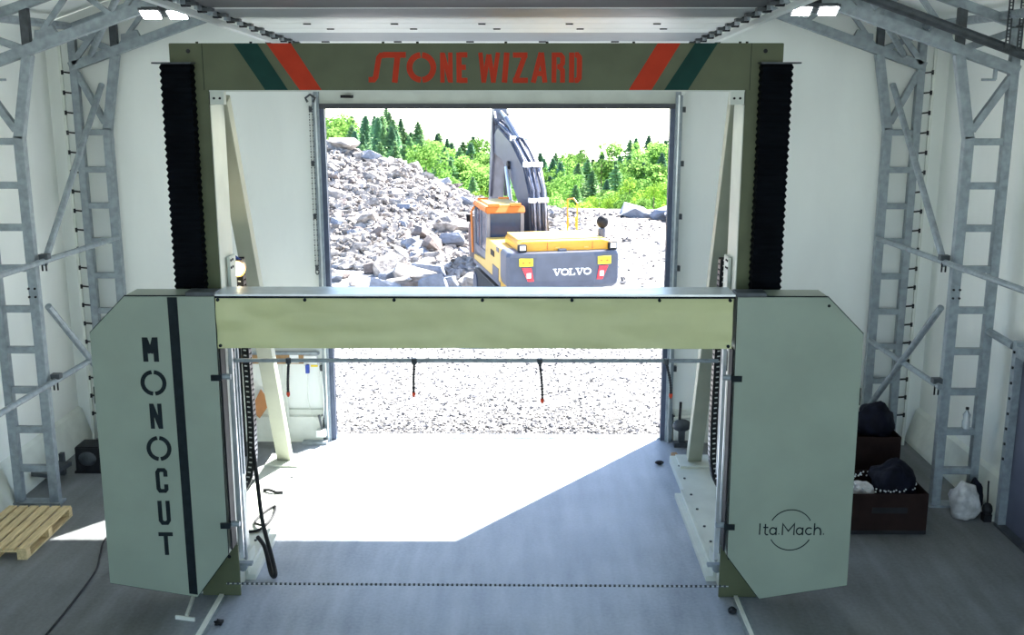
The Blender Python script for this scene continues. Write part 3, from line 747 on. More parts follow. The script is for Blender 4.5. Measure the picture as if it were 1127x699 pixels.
# black blower box
t = thing('blower_box', 'black box with rounded opening on the floor by the left wall', 'box', (-6.30, 14.72, 0))
box('shell', 'black', -.18, .18, -.16, .2, 0, .40, t, bevel=.015)
MB().sphere((0, -.15, .22), .14, 14, 8, (1, .35, .8)).build('rounded_cover', 'galv_dark', t, True)
box('foot', 'black', -.2, .2, -.17, .2, 0, .03, t)
t = thing('wall_foot_bracket', 'bent grey bracket at the wall foot behind the left ladder leg', 'bracket', (-6.72, 13.95, 0))
barp('arm', 'galv_dark', (0, 0, .2), (.1, .5, .2), .06, .3, t); barp('leg', 'galv_dark', (.1, .5, .02), (.1, .5, .35), .06, .08, t)

# boxes at right
def open_box(name, label, x0, x1, y0, y1, h, m):
    t = thing(name, label, 'box', ((x0 + x1) / 2, (y0 + y1) / 2, 0)); a = (x1 - x0) / 2; b = (y1 - y0) / 2; w = .015
    box('bottom', m, -a, a, -b, b, 0, .02, t)
    box('side', m, -a, a, -b, -b + w, .02, h, t); box('side', m, -a, a, b - w, b, .02, h, t)
    box('side', m, -a, -a + w, -b + w, b - w, .02, h, t); box('side', m, a - w, a, -b + w, b - w, .02, h, t)
    return t
ob = open_box('cardboard_box', 'dark brown open box nearest the right cabinet, with beaded wire in it', 4.15, 5.15, 12.5, 13.35, .54, 'cardboard_dark')
box('skid', 'black', -.5, .5, -.43, .43, -.001, .05, ob)
box('print_band', 'black', -.2, .25, -.4265, -.425, .28, .36, ob)
open_box('cardboard_box', 'dark brown open box behind the front one at the right wall', 4.25, 5.22, 13.75, 14.6, .86, 'cardboard_dark')
def bag(name, label, c, sc, m, seed, cat='bag'):
    rg = random.Random(seed); mb = MB().sphere((0, 0, 0), 1, 22, 14)
    vs = []
    for v in mb.v:
        p = Vector(v); k = 1 + .28 * noise.noise(p * 1.6 + Vector((seed, 0, 0))) + .10 * noise.noise(p * 4 + Vector((0, seed, 0)))
        q = p * k; q.z = max(q.z, -.82); vs.append((q.x * sc[0], q.y * sc[1], q.z * sc[2]))
    mb.v = vs
    o = mb.build(name, m, None, True); o.location = c
    return tag(o, label, cat)
bag('plastic_bag', 'dark blue plastic bag bulging out of the front brown box', (4.85, 12.95, .50), (.30, .32, .30), 'bag_dark', 3)
bag('plastic_bag', 'dark plastic bag on top of the rear brown box', (4.95, 14.1, .98), (.26, .3, .26), 'bag_dark', 11)
bag('paper_bundle', 'light paper bundle inside the front brown box', (4.42, 12.85, .46), (.16, .16, .1), 'sack', 5, 'bundle')
m = MB()
for k in range(90):
    a = k / 90 * 2 * math.pi * 2.0; rr = .30 + .04 * math.sin(k * .9)
    m.sphere((4.68 + .40 * math.cos(a) * (rr / .3), 12.93 + .33 * math.sin(a) * (rr / .3) * .95, .53 + .012 * math.sin(k * .35)), .013, 6, 4)
tag(m.build('beaded_wire_coil', 'steel_bright'), 'coil of beaded cutting wire on the rim of the front brown box', 'wire coil')
bag('sack', 'crumpled white sack leaning at the foot of the right ladder leg', (5.84, 13.05, .21), (.19, .17, .26), 'sack', 21, 'sack')
bag('dark_sack', 'dark crumpled sack behind the white sack', (6.02, 13.18, .2), (.12, .1, .26), 'bag_dark', 31, 'sack')
t = thing('plastic_bottle', 'clear plastic bottle with dark cap standing on the right ladder rung', 'bottle', (5.93, 13.42, 1.093))
MB().tube([(0, 0, 0), (0, 0, .02), (0, 0, .10), (.005, 0, .13), (0, 0, .2), (0, 0, .25), (0, 0, .27)], [.035, .05, .052, .042, .05, .02, .018], 12).build('bottle_body', 'clear_plastic', t, True)
MB().cyl((0, 0, .27), (0, 0, .30), .022, 10).build('cap', 'black', t)

# left of the door, low down
t = thing('wall_shelf', 'brown wooden board shelf low on the gable left of the door', 'shelf', (-3.75, 16.0, 1.30))
box('board', 'wood_dark', -.65, .48, -.03, .0, -.02, .12, t)
box('top_rail', 'galv', -.65, .62, -.05, .03, .13, .17, t)
box('support_post', 'skirt', .06, .10, -.02, .02, -1.30, -.02, t); box('support_post', 'skirt', -.52, -.48, -.02, .02, -1.30, -.02, t)
t = thing('paper_note', 'white paper note stuck on the brown shelf board', 'paper', (-3.52, 15.962, 1.30)); box('sheet', 'white_plastic', -.07, .07, -.004, .004, 0, .13, t)
t = thing('wall_socket', 'white socket box with blue plug left of the door', 'socket', (-3.28, 16.0, 1.22))
box('socket_body', 'white_plastic', -.09, .12, -.05, .05, .03, .2, t, bevel=.008)
box('plug', 'blue_plastic', -.06, 0, -.09, -.04, -.08, .06, t, bevel=.006)
box('warning_tag', 'yellow', .02, .13, -.058, -.05, .02, .05, t)
cable('socket_cable', 'thin pale cable looping below the blue plug', [(-3.31, 15.94, 1.15), (-3.32, 15.94, .75), (-3.25, 15.94, .42), (-3.1, 15.94, .42), (-3.08, 15.94, .9), (-3.13, 15.94, 1.2)], .008, 'skirt')
t = thing('door_lock_rod', 'grey lever bolt at the foot of the left door jamb', 'door bolt', (-3.1, 15.86, 0))
barp('lever', 'galv_dark', (0, 0, .22), (-.05, 0, .48), .03, .03, t); box('lock_case', 'skirt', -.09, .05, -.06, .06, .13, .24, t); box('foot', 'galv', -.32, .07, -.06, .06, 0, .05, t)
t = thing('door_lock_rod', 'grey dome bolt with upright handle at the foot of the right door jamb', 'door bolt', (2.55, 15.80, 0))
MB().sphere((0, 0, .34), .15, 14, 8, (1, .5, .7)).build('dome', 'galv_dark', t, True)
MB().cyl((-.04, 0, .4), (-.03, 0, .72), .022, 8).build('handle', 'black', t); box('foot', 'galv_dark', -.12, .25, -.08, .06, 0, .07, t); box('stem', 'galv_dark', -.05, .05, -.03, .03, .07, .3, t)
t = thing('cardboard_sheet', 'orange-brown cardboard diamond hanging on the gable behind the left chain', 'cardboard', (-4.10, 15.93, .64))
MB().prism([(-.14, -.1), (0, -.24), (.19, .02), (.04, .24)], lambda u, v, d: (u, d, v), -.005, .005).build('sheet', 'cardboard', t)
t = thing('wood_block', 'small broken brown block on the floor at the end of the right base', 'block', (2.35, 15.25, 0))
barp('block_body', 'wood_dark', (0, 0, .05), (.05, -.3, .05), .09, .08, t); MB().sphere((-.25, -.28, .035), .05, 8, 5, (1.4, 1, .6)).build('clod', 'black', t)
# hand chain of the door
m = MB(); n = 64
for k in range(n):
    for dx in (0, .045):
        z = 5.25 - k * (2.5 / n); m.bar((-3.11 + dx, 15.9, z), (-3.11 + dx, 15.9, z - .026), .016 if k % 2 else .007, .007 if k % 2 else .016)
for k in range(7):
    a = math.pi * k / 6; m.sphere((-3.0875 + .0225 * math.cos(a), 15.9, 2.75 - .03 * math.sin(a)), .012, 6, 4)
hc = thing('hand_chain', 'thin hoist chain loop hanging beside the left door jamb', 'chain', (-3.09, 15.9, 5.3))
o = m.build('chain_links', 'galv_dark', hc); o.location = (3.09, -15.9, -5.3); o['kind'] = 'stuff'
MB().tube([(-.04, 0, .0), (-.07, 0, .06), (0, 0, .11), (.07, 0, .06), (.04, 0, 0)], .018, 8).build('chain_wheel', 'galv_dark', hc)
o = box('door_operator', 'black', -2.66, -2.48, 16.0, 16.07, 5.36, 5.40); tag(o, 'small black sensor bar on the lintel above the doorway', 'sensor')

# ------------------------------------------------------------------ excavator
A = R(12.3)
EX = thing('excavator', 'yellow and dark grey tracked excavator digging at the rock heap, seen from behind', 'excavator', (.50, 27.03, -.25), A)
fyz = lambda u, v, d: (d, u, v)
fpl = lambda u, v, d: (u, v, d)
for s in (-1, 1):
    pr = [(-1.75, .38), (-1.6, .08), (-1.3, 0), (1.9, 0), (2.2, .1), (2.35, .4), (2.2, .75), (1.9, .86), (-1.3, .86), (-1.62, .76)]
    tr = MB().prism(pr, fyz, s * .82, s * 1.32).build('track', 'rubber', EX)
    for k in range(22): MB().box(s * .80, s * 1.34, -1.35 + k * .15, -1.25 + k * .15, .85, .89).build('track_shoe', 'galv_dark', tr)
    for y in (-1.3, 1.9): MB().cyl((s * .78, y, .43), (s * 1.35, y, .43), .30, 14).build('track_wheel', 'ex_grey', tr)
MB().box(-.82, .82, -.9, 1.2, .35, .85).build('undercarriage', 'ex_grey', EX)
MB().cyl((0, 0, .8), (0, 0, 1.12), .62, 20).build('turntable', 'black', EX)
cw = [(-1.36, -1.75), (-1.37, -2.5), (-1.30, -2.62), (-.7, -2.74), (.7, -2.74), (1.30, -2.62), (1.37, -2.5), (1.36, -1.75)]
m = MB(); n = len(cw); vs = []
for z, k in ((1.08, .93), (1.16, .985), (1.3, 1.0), (1.86, 1.0), (1.95, .975)):
    for u, v in cw: vs.append((u * (k if k < 1 else 1), -1.75 + (v + 1.75) * k, z))
fs = [(i * n + j, i * n + (j + 1) % n, (i + 1) * n + (j + 1) % n, (i + 1) * n + j) for i in range(4) for j in range(n)] + [tuple(range(n))[::-1], tuple(range(4 * n, 5 * n))]
CW = m.add(vs, fs).build('counterweight', 'ex_grey', EX, bevel=.012)
YR = -2.745
for s in (-1, 1):
    MB().prism([(s * 1.04, 1.62), (s * .82, 1.62), (s * .76, 1.3), (s * .90, 1.30)], lambda u, v, d: (u, d + abs(u) * .0, v), YR + .005, YR + .06).build('tail_light', 'lamp_red', CW)
    MB().box(s * .93, s * .83, YR - .001, YR + .05, 1.38, 1.50).build('reflector', 'ex_white', CW)
    MB().box(s * .78, s * 1.10, YR - .0, YR + .06, 1.66, 1.84).build('warning_plate', 'yellow', CW)
    for dx in (-.07, .07): MB().box(s * .94 + dx - .03, s * .94 + dx + .03, YR - .004, YR, 1.72, 1.77).build('plate_mark', 'ex_orange', CW)
MB().box(-.1, .08, -2.5, -2.3, 1.95, 2.0).build('lifting_eye', 'ex_grey', CW)
VG = {'V': ([[(.06, .94), (.45, .94)], [(.62, .94), (.98, .94)], [(.22, .94), (.5, .04)], [(.82, .94), (.52, .04)]], [.12, .12, .20, .12]),
      'O': ([arc(.5, .5, .40, .40, 0, 360, 24)], [.19]),
      'L': ([[(.28, .95), (.28, .06)], [(.04, .94), (.56, .94)], [(.04, .06), (.90, .06)], [(.88, .04), (.88, .34)]], [.22, .12, .12, .12])}
vx = -.32
for chx, wv in (('V', .215), ('O', .20), ('L', .17), ('V', .215), ('O', .20)):
    m = MB(); hh = .165
    for st, wd in zip(*VG[chx]):
        m.ribbon([(u * wv, v * hh) for u, v in st], wd * .165, lambda u, v, d: (vx + u, d, 1.42 + v), YR - .014 - .001 * len(m.v) / 8, YR + .012)
    m.build('letter', 'ex_white', CW); vx += wv * .93
# body sides
sb = MB().prism([(-1.78, 1.02), (1.9, 1.02), (1.9, 1.25), (.25, 1.35), (.1, 1.95), (-1.78, 1.93)], fyz, -1.36, -.42).build('left_body', 'ex_pale', EX, bevel=.012)
MB().box(-1.372, -1.36, -1.0, -.55, 1.62, 1.76).build('vent', 'black', sb); MB().box(-1.372, -1.36, -1.55, -.8, 1.12, 1.42).build('grille', 'ex_grey', sb)
MB().box(-1.375, -1.36, -1.78, 1.9, 1.02, 1.12).build('sill_band', 'ex_grey', sb)
MB().box(-1.372, -1.36, -1.6, -1.3, 1.82, 1.93).build('corner_patch', 'ex_grey', sb)
MB().prism([(-1.78, 1.02), (1.8, 1.02), (1.8, 1.7), (.9, 1.95), (-1.78, 1.95)], fyz, .48, 1.36).build('right_body', 'ex_pale', EX, bevel=.012)
MB().box(-.45, .5, -1.78, .9, 1.02, 1.75).build('centre_frame', 'ex_grey', EX)
hd = [(-1.04, 1.93), (-1.04, 2.10), (-.96, 2.17), (1.02, 2.17), (1.30, 2.10), (1.32, 1.93)]
HD = MB().prism(hd, lambda u, v, d: (u, d, v), -2.36, -.75).build('engine_hood', 'ex_yellow', EX, bevel=.02)
MB().box(-.98, 1.1, -2.0, -.72, 2.165, 2.185).build('hood_top', 'ex_pale', HD)
for x in (-.35, .75): MB().box(x - .008, x + .008, -2.372, -2.35, 1.96, 2.15).build('panel_gap', 'ex_orange', HD)
for x in (-.1, .6): MB().box(x - .05, x + .05, -2.38, -2.36, 2.0, 2.03).build('hood_latch', 'ex_pale', HD)
for x in (-.98, 1.22):
    wl = MB().box(x - .1, x + .1, -2.52, -2.38, 1.95, 2.13).build('rear_lamp', 'black', EX, bevel=.015)
    MB().box(x - .07, x + .07, -2.526, -2.52, 2.0, 2.11).build('lens', 'ex_white', wl)
MB().tube([(1.2, -1.6, 2.1), (1.2, -1.6, 2.34)], .09, 12).build('cleaner_stem', 'ex_grey', EX)
MB().sphere((1.22, -1.6, 2.50), .145, 16, 10, (1, 1, 1.1)).build('air_pre_cleaner', 'black', EX, True)
MB().tube([(1.1, .3, 1.9), (1.1, .3, 2.75), (1.05, .5, 2.85), (1.0, .9, 2.8), (1.0, .9, 1.9)], .022, 8).build('handrail', 'ex_yellow', EX)
MB().tube([(.7, -.3, 2.2), (.7, -.3, 2.45), (.9, -.3, 2.45), (.9, -.3, 2.2)], .02, 8).build('handrail', 'ex_yellow', EX)
# cab
x0, x1, y0, y1, z0, z1 = -1.33, -.36, .15, 1.95, 1.25, 2.60
CB = MB()
for x in (x0 + .04, x1 - .04):
    for y in (y0 + .04, y1 - .04): CB.box(x - .045, x + .045, y - .045, y + .045, z0, z1)
CB.box(x0, x1, y0, y1, z0 - .05, z0 + .1).box(x0, x1, y0, y0 + .06, z0, 1.9).box(x0, x0 + .06, 1.05, 1.13, z0, z1).box(x0, x0 + .05, y0, y1, 1.25, 1.55)
CB = CB.build('cab_frame', 'ex_grey2', EX)
MB().box(x0 + .10, x1 - .09, y0 + .02, y0 + .04, 1.9, 2.56).build('rear_window', 'glass', CB)
MB().box(x0 + .02, x0 + .04, y0 + .1, 1.05, 1.55, z1 - .06).build('side_window', 'glass', CB)
MB().box(x0 + .02, x0 + .04, 1.13, y1 - .1, 1.35, z1 - .06).build('side_window', 'glass', CB)
MB().box(x1 - .04, x1 - .02, y0 + .1, y1 - .1, 1.6, z1 - .06).build('side_window', 'glass', CB)
MB().box(x0 + .1, x1 - .1, y1 - .04, y1 - .02, 1.4, z1 - .06).build('front_window', 'glass', CB)
MB().box(x0 + .3, x1 - .3, y0 + .3, y0 + .75, 1.4, 2.0).build('seat', 'black', CB)
MB().prism([(y0 - .08, z1 - .04), (y1 + .1, z1 - .04), (y1 + .05, z1 + .1), (y0 + .05, z1 + .12)], fyz, x0 - .03, x1 + .03).build('cab_roof', 'ex_orange', EX, bevel=.025)
RF = MB().box(x0 + .12, x1 - .12, y0 + .15, y1 - .1, z1 + .11, z1 + .15).build('roof_hatch', 'ex_pale', EX)
for x in (x0 + .2, x1 - .2):
    for y in (y0 + .1, y1 - .15): MB().box(x - .14, x + .14, y - .05, y + .05, z1 + .12, z1 + .19).build('roof_lamp', 'ex_orange', RF)
MB().tube([(x0 - .08, y1 - .1, 1.3), (x0 - .1, y1 - .05, 2.4), (x0 - .02, y1 - .1, 2.55)], .03, 8).build('grab_rail', 'ex_orange', EX)
MB().box(x0 - .2, x0 - .08, y1 + .15, y1 + .19, 2.1, 2.3).build('mirror', 'black', EX)
# boom
bx0, bx1 = -.14, .30
bo = [(.35, 1.55), (.42, 2.1), (.6, 3.0), (1.25, 3.62), (2.9, 4.2), (4.7, 4.52), (5.5, 4.25), (5.45, 3.85), (5.2, 3.72), (4.2, 3.62), (3.2, 3.28), (2.0, 2.68), (1.25, 1.95), (1.0, 1.5)]
BM = MB().prism(bo, fyz, bx0, bx1).build('boom', 'ex_grey', EX, bevel=.02)
for x, r_, mm, dz in ((-.09, .035, 'hose', .08), (-.01, .03, 'hose_light', .06), (.06, .03, 'hose', .12), (.13, .03, 'hose_light', .05), (.2, .035, 'hose', .1), (.27, .028, 'hose_light', .07), (.33, .03, 'hose', -.02), (.35, .03, 'hose_light', -.1), (.35, .03, 'hose', -.22)):
    pts = []
    for (u, v), (nu, nv) in zip([(.38, 2.0), (.5, 2.6), (.62, 3.05), (1.25, 3.65), (2.0, 3.92), (2.9, 4.22), (3.8, 4.4), (4.7, 4.54), (5.3, 4.6)], [(-1, .1), (-1, .2), (-.8, .5), (-.4, .9), (-.3, .95), (-.2, 1), (-.2, 1), (-.1, 1), (.2, 1)]):
        pts.append((x + .012 * math.sin(u * 5 + x * 20), u + nu * dz, v + nv * dz))
    MB().tube(pts, r_, 7).build('hydraulic_hose', mm, BM, True)
for u, v in ((.55, 2.75), (1.2, 3.62), (2.9, 4.22)): MB().box(bx0 - .02, bx1 + .06, u - .14, u, v + .02, v + .14).build('hose_clamp', 'ex_white', BM)
MB().cyl((bx0 - .07, 3.0, 3.55), (bx1 + .07, 3.0, 3.55), .12, 12).build('boom_pin', 'black', BM)
for s in (-1, 1):
    x = .08 + s * .32
    cyl_ = MB().cyl((x, 1.5, 1.45), (x, 2.3, 2.45), .10, 12).build('boom_cylinder', 'ex_grey', EX); MB().cyl((x, 2.3, 2.45), (x, 3.0, 3.5), .055, 10).build('cylinder_rod', 'steel_bright', cyl_)
cyl_ = MB().cyl((.08, 2.7, 4.25), (.08, 4.4, 4.78), .10, 12).build('stick_cylinder', 'ex_grey', EX); MB().cyl((.08, 4.4, 4.78), (.08, 5.55, 5.0), .05, 10).build('cylinder_rod', 'steel_bright', cyl_)
st = [(5.35, 5.1), (5.75, 5.15), (6.0, 4.5), (6.5, 1.75), (6.25, 1.6), (5.85, 2.4), (5.3, 3.8), (5.2, 4.4)]
ST = MB().prism(st, fyz, -.11, .27).build('stick', 'ex_grey2', EX, bevel=.015)
for x in (-.16, -.13, .28, .32):
    MB().tube([(x, 4.9, 4.6), (x, 5.2, 4.95), (x, 5.35, 4.5), (x, 5.32, 3.6), (x, 5.75, 2.4)], .03, 7).build('hydraulic_hose', 'hose', ST, True)
BK = MB().prism([(6.1, 1.75), (6.7, 1.7), (7.1, 1.1), (6.9, .5), (6.3, .2), (5.7, .25), (5.9, .5), (6.2, 1.1)], fyz, -.66, .82).build('bucket', 'bucket', EX, bevel=.02)
for k in range(5): MB().prism([(5.72, .25), (5.45, .22), (5.72, .36)], fyz, -.64 + k * .31, -.52 + k * .31).build('bucket_tooth', 'steel_bright', BK)

# ------------------------------------------------------------------ rock heap
def rock_mesh(name, seed, m, npts=16, flat=.75, smooth=False):
    rg = random.Random(seed); bm = bmesh.new()
    for _ in range(npts):
        p = Vector((rg.gauss(0, 1), rg.gauss(0, 1), rg.gauss(0, 1))).normalized() * rg.uniform(.8, 1.1)
        # push towards box corners for quarry-broken blocks
        q = Vector([math.copysign(abs(c) ** .65, c) for c in p]); q.z *= flat
        bm.verts.new(q)
    bmesh.ops.convex_hull(bm, input=bm.verts)
    for v in [v for v in bm.verts if not v.link_faces]: bm.verts.remove(v)
    bmesh.ops.recalc_face_normals(bm, faces=bm.faces)
    me = bpy.data.meshes.new(name); bm.to_mesh(me); bm.free(); me.materials.append(MATS[m]); return me
grid_z = lambda x, y: heap_z(x, y) + (.16 * noise.noise((x * .7, y * .7, 2)) + .12 * noise.noise((x * 1.9, y * 1.9, 4)) + .07 * noise.noise((x * 4.5, y * 4.5, 6))) * min(1, max(0, heap_z(x, y) - ground_z(x, min(y, 48))) * 1.6)
hp = grid('rubble_heap', 'rubble', lin(-24, 8, 200), lin(30.5, 50, 130), lambda x, y: grid_z(x, y) - (.06 if heap_z(x, y) - ground_z(x, min(y, 48)) < .02 else 0), smooth=False)
tag(hp, 'long heap of fine grey blasted rubble left of the excavator', 'rubble heap', kind='stuff')

RK = [rock_mesh('rock_%d' % i, 100 + i, 'rock', 14 + i % 4, (.6, .75, .9)[i % 3]) for i in range(8)]
RKB = [rock_mesh('rock_blue_%d' % i, 150 + i, 'rock_blue', 13, .75) for i in range(3)]
RKN = [rock_mesh('rock_brown_%d' % i, 170 + i, 'rock_brown', 13, .8) for i in range(3)]
def rock(me, x, y, z, sx, sy, sz, rg, label, group=None, rx=0, rz=None):
    o = put('boulder' if group is None else 'rock', me); o.location = (x, y, z); o.scale = (sx, sy, sz)
    o.rotation_euler = (rx + rg.uniform(-.3, .3), rg.uniform(-.3, .3), rg.uniform(0, 6.28) if rz is None else rz)
    return tag(o, label, 'rock', group)
rg = random.Random(5)
BIG = [  # x, y, half width, half height, kind, label, rz
    (-2.75, 31.6, .42, .32, 'b', 'upright boulder with bluish top behind the long front slab', .4),
    (-3.05, 30.9, .62, .28, 'n', 'long grey slab boulder lying across the front of the heap', .15),
    (-2.75, 34.4, .42, .33, 'br', 'brownish square boulder in the dark hollow of the heap', .6),
    (-2.25, 35.2, .40, .34, 'b', 'bluish boulder right of the brown square one on the heap', .2),
    (-2.05, 37.3, .50, .28, 'n', 'pale slab boulder high on the heap beside the excavator stick', -.7),
    (-4.05, 32.3, .40, .38, 'n', 'white wedge-shaped boulder at the left foot of the heap', .9),
    (-4.55, 32.5, .28, .22, 'br', 'small dark boulder left of the white wedge boulder', .3),
    (-2.95, 29.5, .36, .30, 'br', 'grey wedge boulder at the front, second from right above the beam', .5),
    (-2.50, 29.3, .38, .32, 'b', 'blue-grey boulder at the front right above the beam', .2),
    (-3.75, 29.4, .42, .24, 'b', 'flat bluish boulder at the front left above the beam', .1),
    (-3.55, 30.0, .38, .20, 'n', 'tilted pale slab boulder behind the flat front one', -.4),
    (-3.95, 31.2, .24, .22, 'b', 'small bluish boulder at the left end of the long slab', .7),
    (-2.05, 29.8, .22, .28, 'b', 'narrow blue boulder standing near the excavator', .2),
    (-1.15, 30.0, .42, .22, 'n', 'pale boulder on the ground beside the excavator cab', .3),
    (-1.45, 30.6, .30, .20, 'n', 'small pale boulder behind the one beside the cab', 1.0),
    (-7.15, 43.6, .60, .40, 'n', 'big smooth boulder on the crest of the heap', .2),
    (-6.1, 43.4, .40, .30, 'b', 'bluish boulder on the crest right of the big smooth one', .5),
    (-3.2, 35.7, .40, .30, 'br', 'brown boulder above the hollow in the heap', .8),
    (-2.6, 36.6, .42, .34, 'n', 'rounded pale boulder above the bluish one', .4),
    (5.0, 45.5, .75, .38, 'b', 'bluish boulder at the yard edge, left of the far right three', .3),
    (6.1, 45.2, .60, .40, 'b', 'bluish boulder at the yard edge, middle of the far right three', 1.2),
    (6.9, 44.6, .70, .42, 'b', 'bluish boulder at the yard edge beside the right door jamb', .8)]
for i, (x, y, hw, hh, k, l, rz) in enumerate(BIG):
    me = {'b': RKB, 'br': RKN, 'n': RK}[k][i % 3]
    f_ = 1.35 if y < 33 else 1.15
    rock(me, x, y, heap_z(x, y) + hh * .6, hw * f_, hw * .95, hh * f_, rg, l, None, 0, rz)
cnt = 0
while cnt < 270:
    y = 30 + 15 * rg.random() ** 1.1; x = rg.uniform(-.29 * y * .62, -.2 if y < 37 else 1.5)
    if heap_z(x, y) - ground_z(x, y) < .03 and rg.random() < .9: continue
    if -1.2 < x < 2 and y < 35: continue
    s_ = rg.uniform(.12, .30) * (1 if rg.random() < .85 else 1.5); q = rg.random()
    lab_ = ('pale grey' if q < .7 else 'bluish' if q < .88 else 'brownish') + ' broken rock ' + ('near the crest' if y > 40 else 'midway up the slope' if y > 35.5 else 'near the foot') + ' of the rubble heap'
    rock(rg.choice(RK if q < .7 else (RKB if q < .88 else RKN)), x, y, grid_z(x, y) + s_ * .2, s_ * rg.uniform(.8, 1.5), s_, s_ * rg.uniform(.6, 1.0), rg,
         lab_, 'loose rocks on the rubble heap', rg.uniform(-.5, .5)); cnt += 1
def stones(name, label, n, place, m, cat, seed):
    rg = random.Random(seed); bases = []
    for i in range(10):
        bm = bmesh.new()
        for _ in range(8):
            p = Vector((rg.gauss(0, 1), rg.gauss(0, 1), rg.gauss(0, 1))).normalized(); p.z *= .75; bm.verts.new(p)
        bmesh.ops.convex_hull(bm, input=bm.verts)
        vs = [v.co.copy() for v in bm.verts if v.link_faces]; ix = {v: k for k, v in enumerate([v for v in bm.verts if v.link_faces])}
        bases.append((vs, [tuple(ix[v] for v in f.verts) for f in bm.faces])); bm.free()
    V = []; F = []
    for _ in range(n):
        r_ = place(rg)
        if r_ is None: continue
        x, y, z, s_ = r_; vs, fs = rg.choice(bases); a = rg.uniform(0, 6.28); ca, sa = math.cos(a), math.sin(a); k = len(V)
        sx = s_ * rg.uniform(.8, 1.4)
        V += [(x + sx * (v.x * ca - v.y * sa), y + s_ * (v.x * sa + v.y * ca), z + s_ * v.z) for v in vs]; F += [tuple(i + k for i in f) for f in fs]
    me = bpy.data.meshes.new(name); me.from_pydata(V, [], F)
    bm = bmesh.new(); bm.from_mesh(me); bmesh.ops.recalc_face_normals(bm, faces=bm.faces); bm.to_mesh(me); bm.free()
    me.materials.append(MATS[m]); return tag(put(name, me), label, cat, kind='stuff')
def pl_heap(rg):
    y = 30.5 + 15.5 * rg.random(); x = rg.uniform(-.29 * y * .75, 2.5)
    if heap_z(x, y) - ground_z(x, y) < .02: return None
    s_ = .05 + .16 * rg.random() ** 2.2; return x, y, grid_z(x, y) + s_ * .25, s_
stones('rubble_stones', 'countless small broken stones covering the rubble heap', 16000, pl_heap, 'rock', 'rubble', 3)
def pl_yard(rg):
    y = 16.4 + 8 * rg.random() ** 1.6; x = rg.uniform(-4.2, 3.6) * (y / 18)
    s_ = .010 + .03 * rg.random() ** 2.5; return x, y, ground_z(x, y) + .05 * noise.noise((x * .6, y * .6, 0)) * min(1, (y - 16.3) / 2) + s_ * .3, s_
stones('gravel_stones', 'loose pale gravel stones on the yard outside the door', 16000, pl_yard, 'gravel', 'gravel', 4)
stones('gravel_chips', 'dark stone chips scattered in the pale gravel outside the door', 7000, pl_yard, 'gravel_dark', 'gravel', 14)
def pl_far(rg):
    y = 26 + 22 * rg.random(); x = rg.uniform(1.5, 14)
    s_ = .02 + .09 * rg.random() ** 4; return x, y, heap_z(x, y) + s_ * .2, s_
stones('yard_stones', 'scattered stones on the bright yard right of the excavator', 2500, pl_far, 'rock', 'stones', 6)

stones('yard_chips', 'dark chips scattered on the bright yard right of the excavator', 1300, pl_far, 'gravel_dark', 'stones', 16)

# ------------------------------------------------------------------ trees
def conifer_mesh(seed, m, layers=26, dens=11, droop=.28, wid=.2):
    rg = random.Random(seed); V = []; F = []
    for i in range(layers):
        t = i / (layers - 1); z = .10 + .88 * t; L = wid * (1 - t) ** .8 * rg.uniform(.8, 1.15) + .012
        for k in range(dens):
            a = 6.283 * k / dens + rg.uniform(-.3, .3) + i; l = L * rg.uniform(.7, 1.2); d = Vector((math.cos(a), math.sin(a), 0)); sd_ = Vector((-d.y, d.x, 0))
            n = 5
            for q in range(n):
                f = (q + .6) / n; c = d * l * f + Vector((0, 0, z - droop * l * f * f + rg.uniform(-.008, .008)))
                w_ = .032 * (1.2 - f * .6) * rg.uniform(.7, 1.4) * (1.15 - .75 * t); e = .032 * (1.1 - .7 * t)
                k0 = len(V)
                V += [c - sd_ * w_ + Vector((0, 0, -.012)), c + d * e, c + sd_ * w_ + Vector((0, 0, -.012)), c - d * e + Vector((0, 0, .010))]
                F.append((k0, k0 + 1, k0 + 2, k0 + 3))
    me = bpy.data.meshes.new('conifer_foliage'); me.from_pydata([tuple(v) for v in V], [], F); me.materials.append(MATS[m]); return me
def leafy_mesh(seed, m, n=2600, nb=16, wid=.24, lo_=.12):
    rg = random.Random(seed); V = []; F = []; blobs = []
    for i in range(nb):
        t = rg.random(); z = lo_ + .12 + (.82 - lo_) * t; r_ = wid * (.35 + .65 * math.sin(math.pi * min(1, .18 + .8 * t)))
        a = rg.uniform(0, 6.28); blobs.append((Vector((math.cos(a) * r_ * .62, math.sin(a) * r_ * .62, z)), rg.uniform(.07, .13)))
    blobs.append((Vector((0, 0, .9)), .09))
    for i in range(n):
        c, r_ = rg.choice(blobs); p = Vector((rg.gauss(0, 1), rg.gauss(0, 1), rg.gauss(0, 1))).normalized() * r_ * rg.uniform(.7, 1.08)
        q = c + p; a = Vector((rg.gauss(0, 1), rg.gauss(0, 1), rg.gauss(0, 1))).normalized(); b2 = a.orthogonal().normalized(); s_ = rg.uniform(.010, .022)
        k0 = len(V); V += [q - a * s_, q + b2 * s_ * .8, q + a * s_, q - b2 * s_ * .8]; F.append((k0, k0 + 1, k0 + 2, k0 + 3))
    me = bpy.data.meshes.new('leafy_foliage'); me.from_pydata([tuple(v) for v in V], [], F); me.materials.append(MATS[m]); return me
KIND = {'spruce': [conifer_mesh(i, 'leaf_spruce', 34, 15, .35, .22) for i in (1, 2, 3)],
        'pine': [conifer_mesh(i, 'leaf_pine', 30, 15, .05, .27) for i in (4, 5, 6)],
        'birch': [leafy_mesh(i, 'leaf_birch', 3000, 20, .36) for i in (7, 8, 9)],
        'bush': [leafy_mesh(i, 'leaf_bush', 2200, 14, .42, .0) for i in (10, 11, 12)]}
TRUNK = MB().tube([(0, 0, -.05), (0, 0, .4), (0, 0, .93)], [.018, .012, .003], 6).mesh('trunk', 'bark', True)
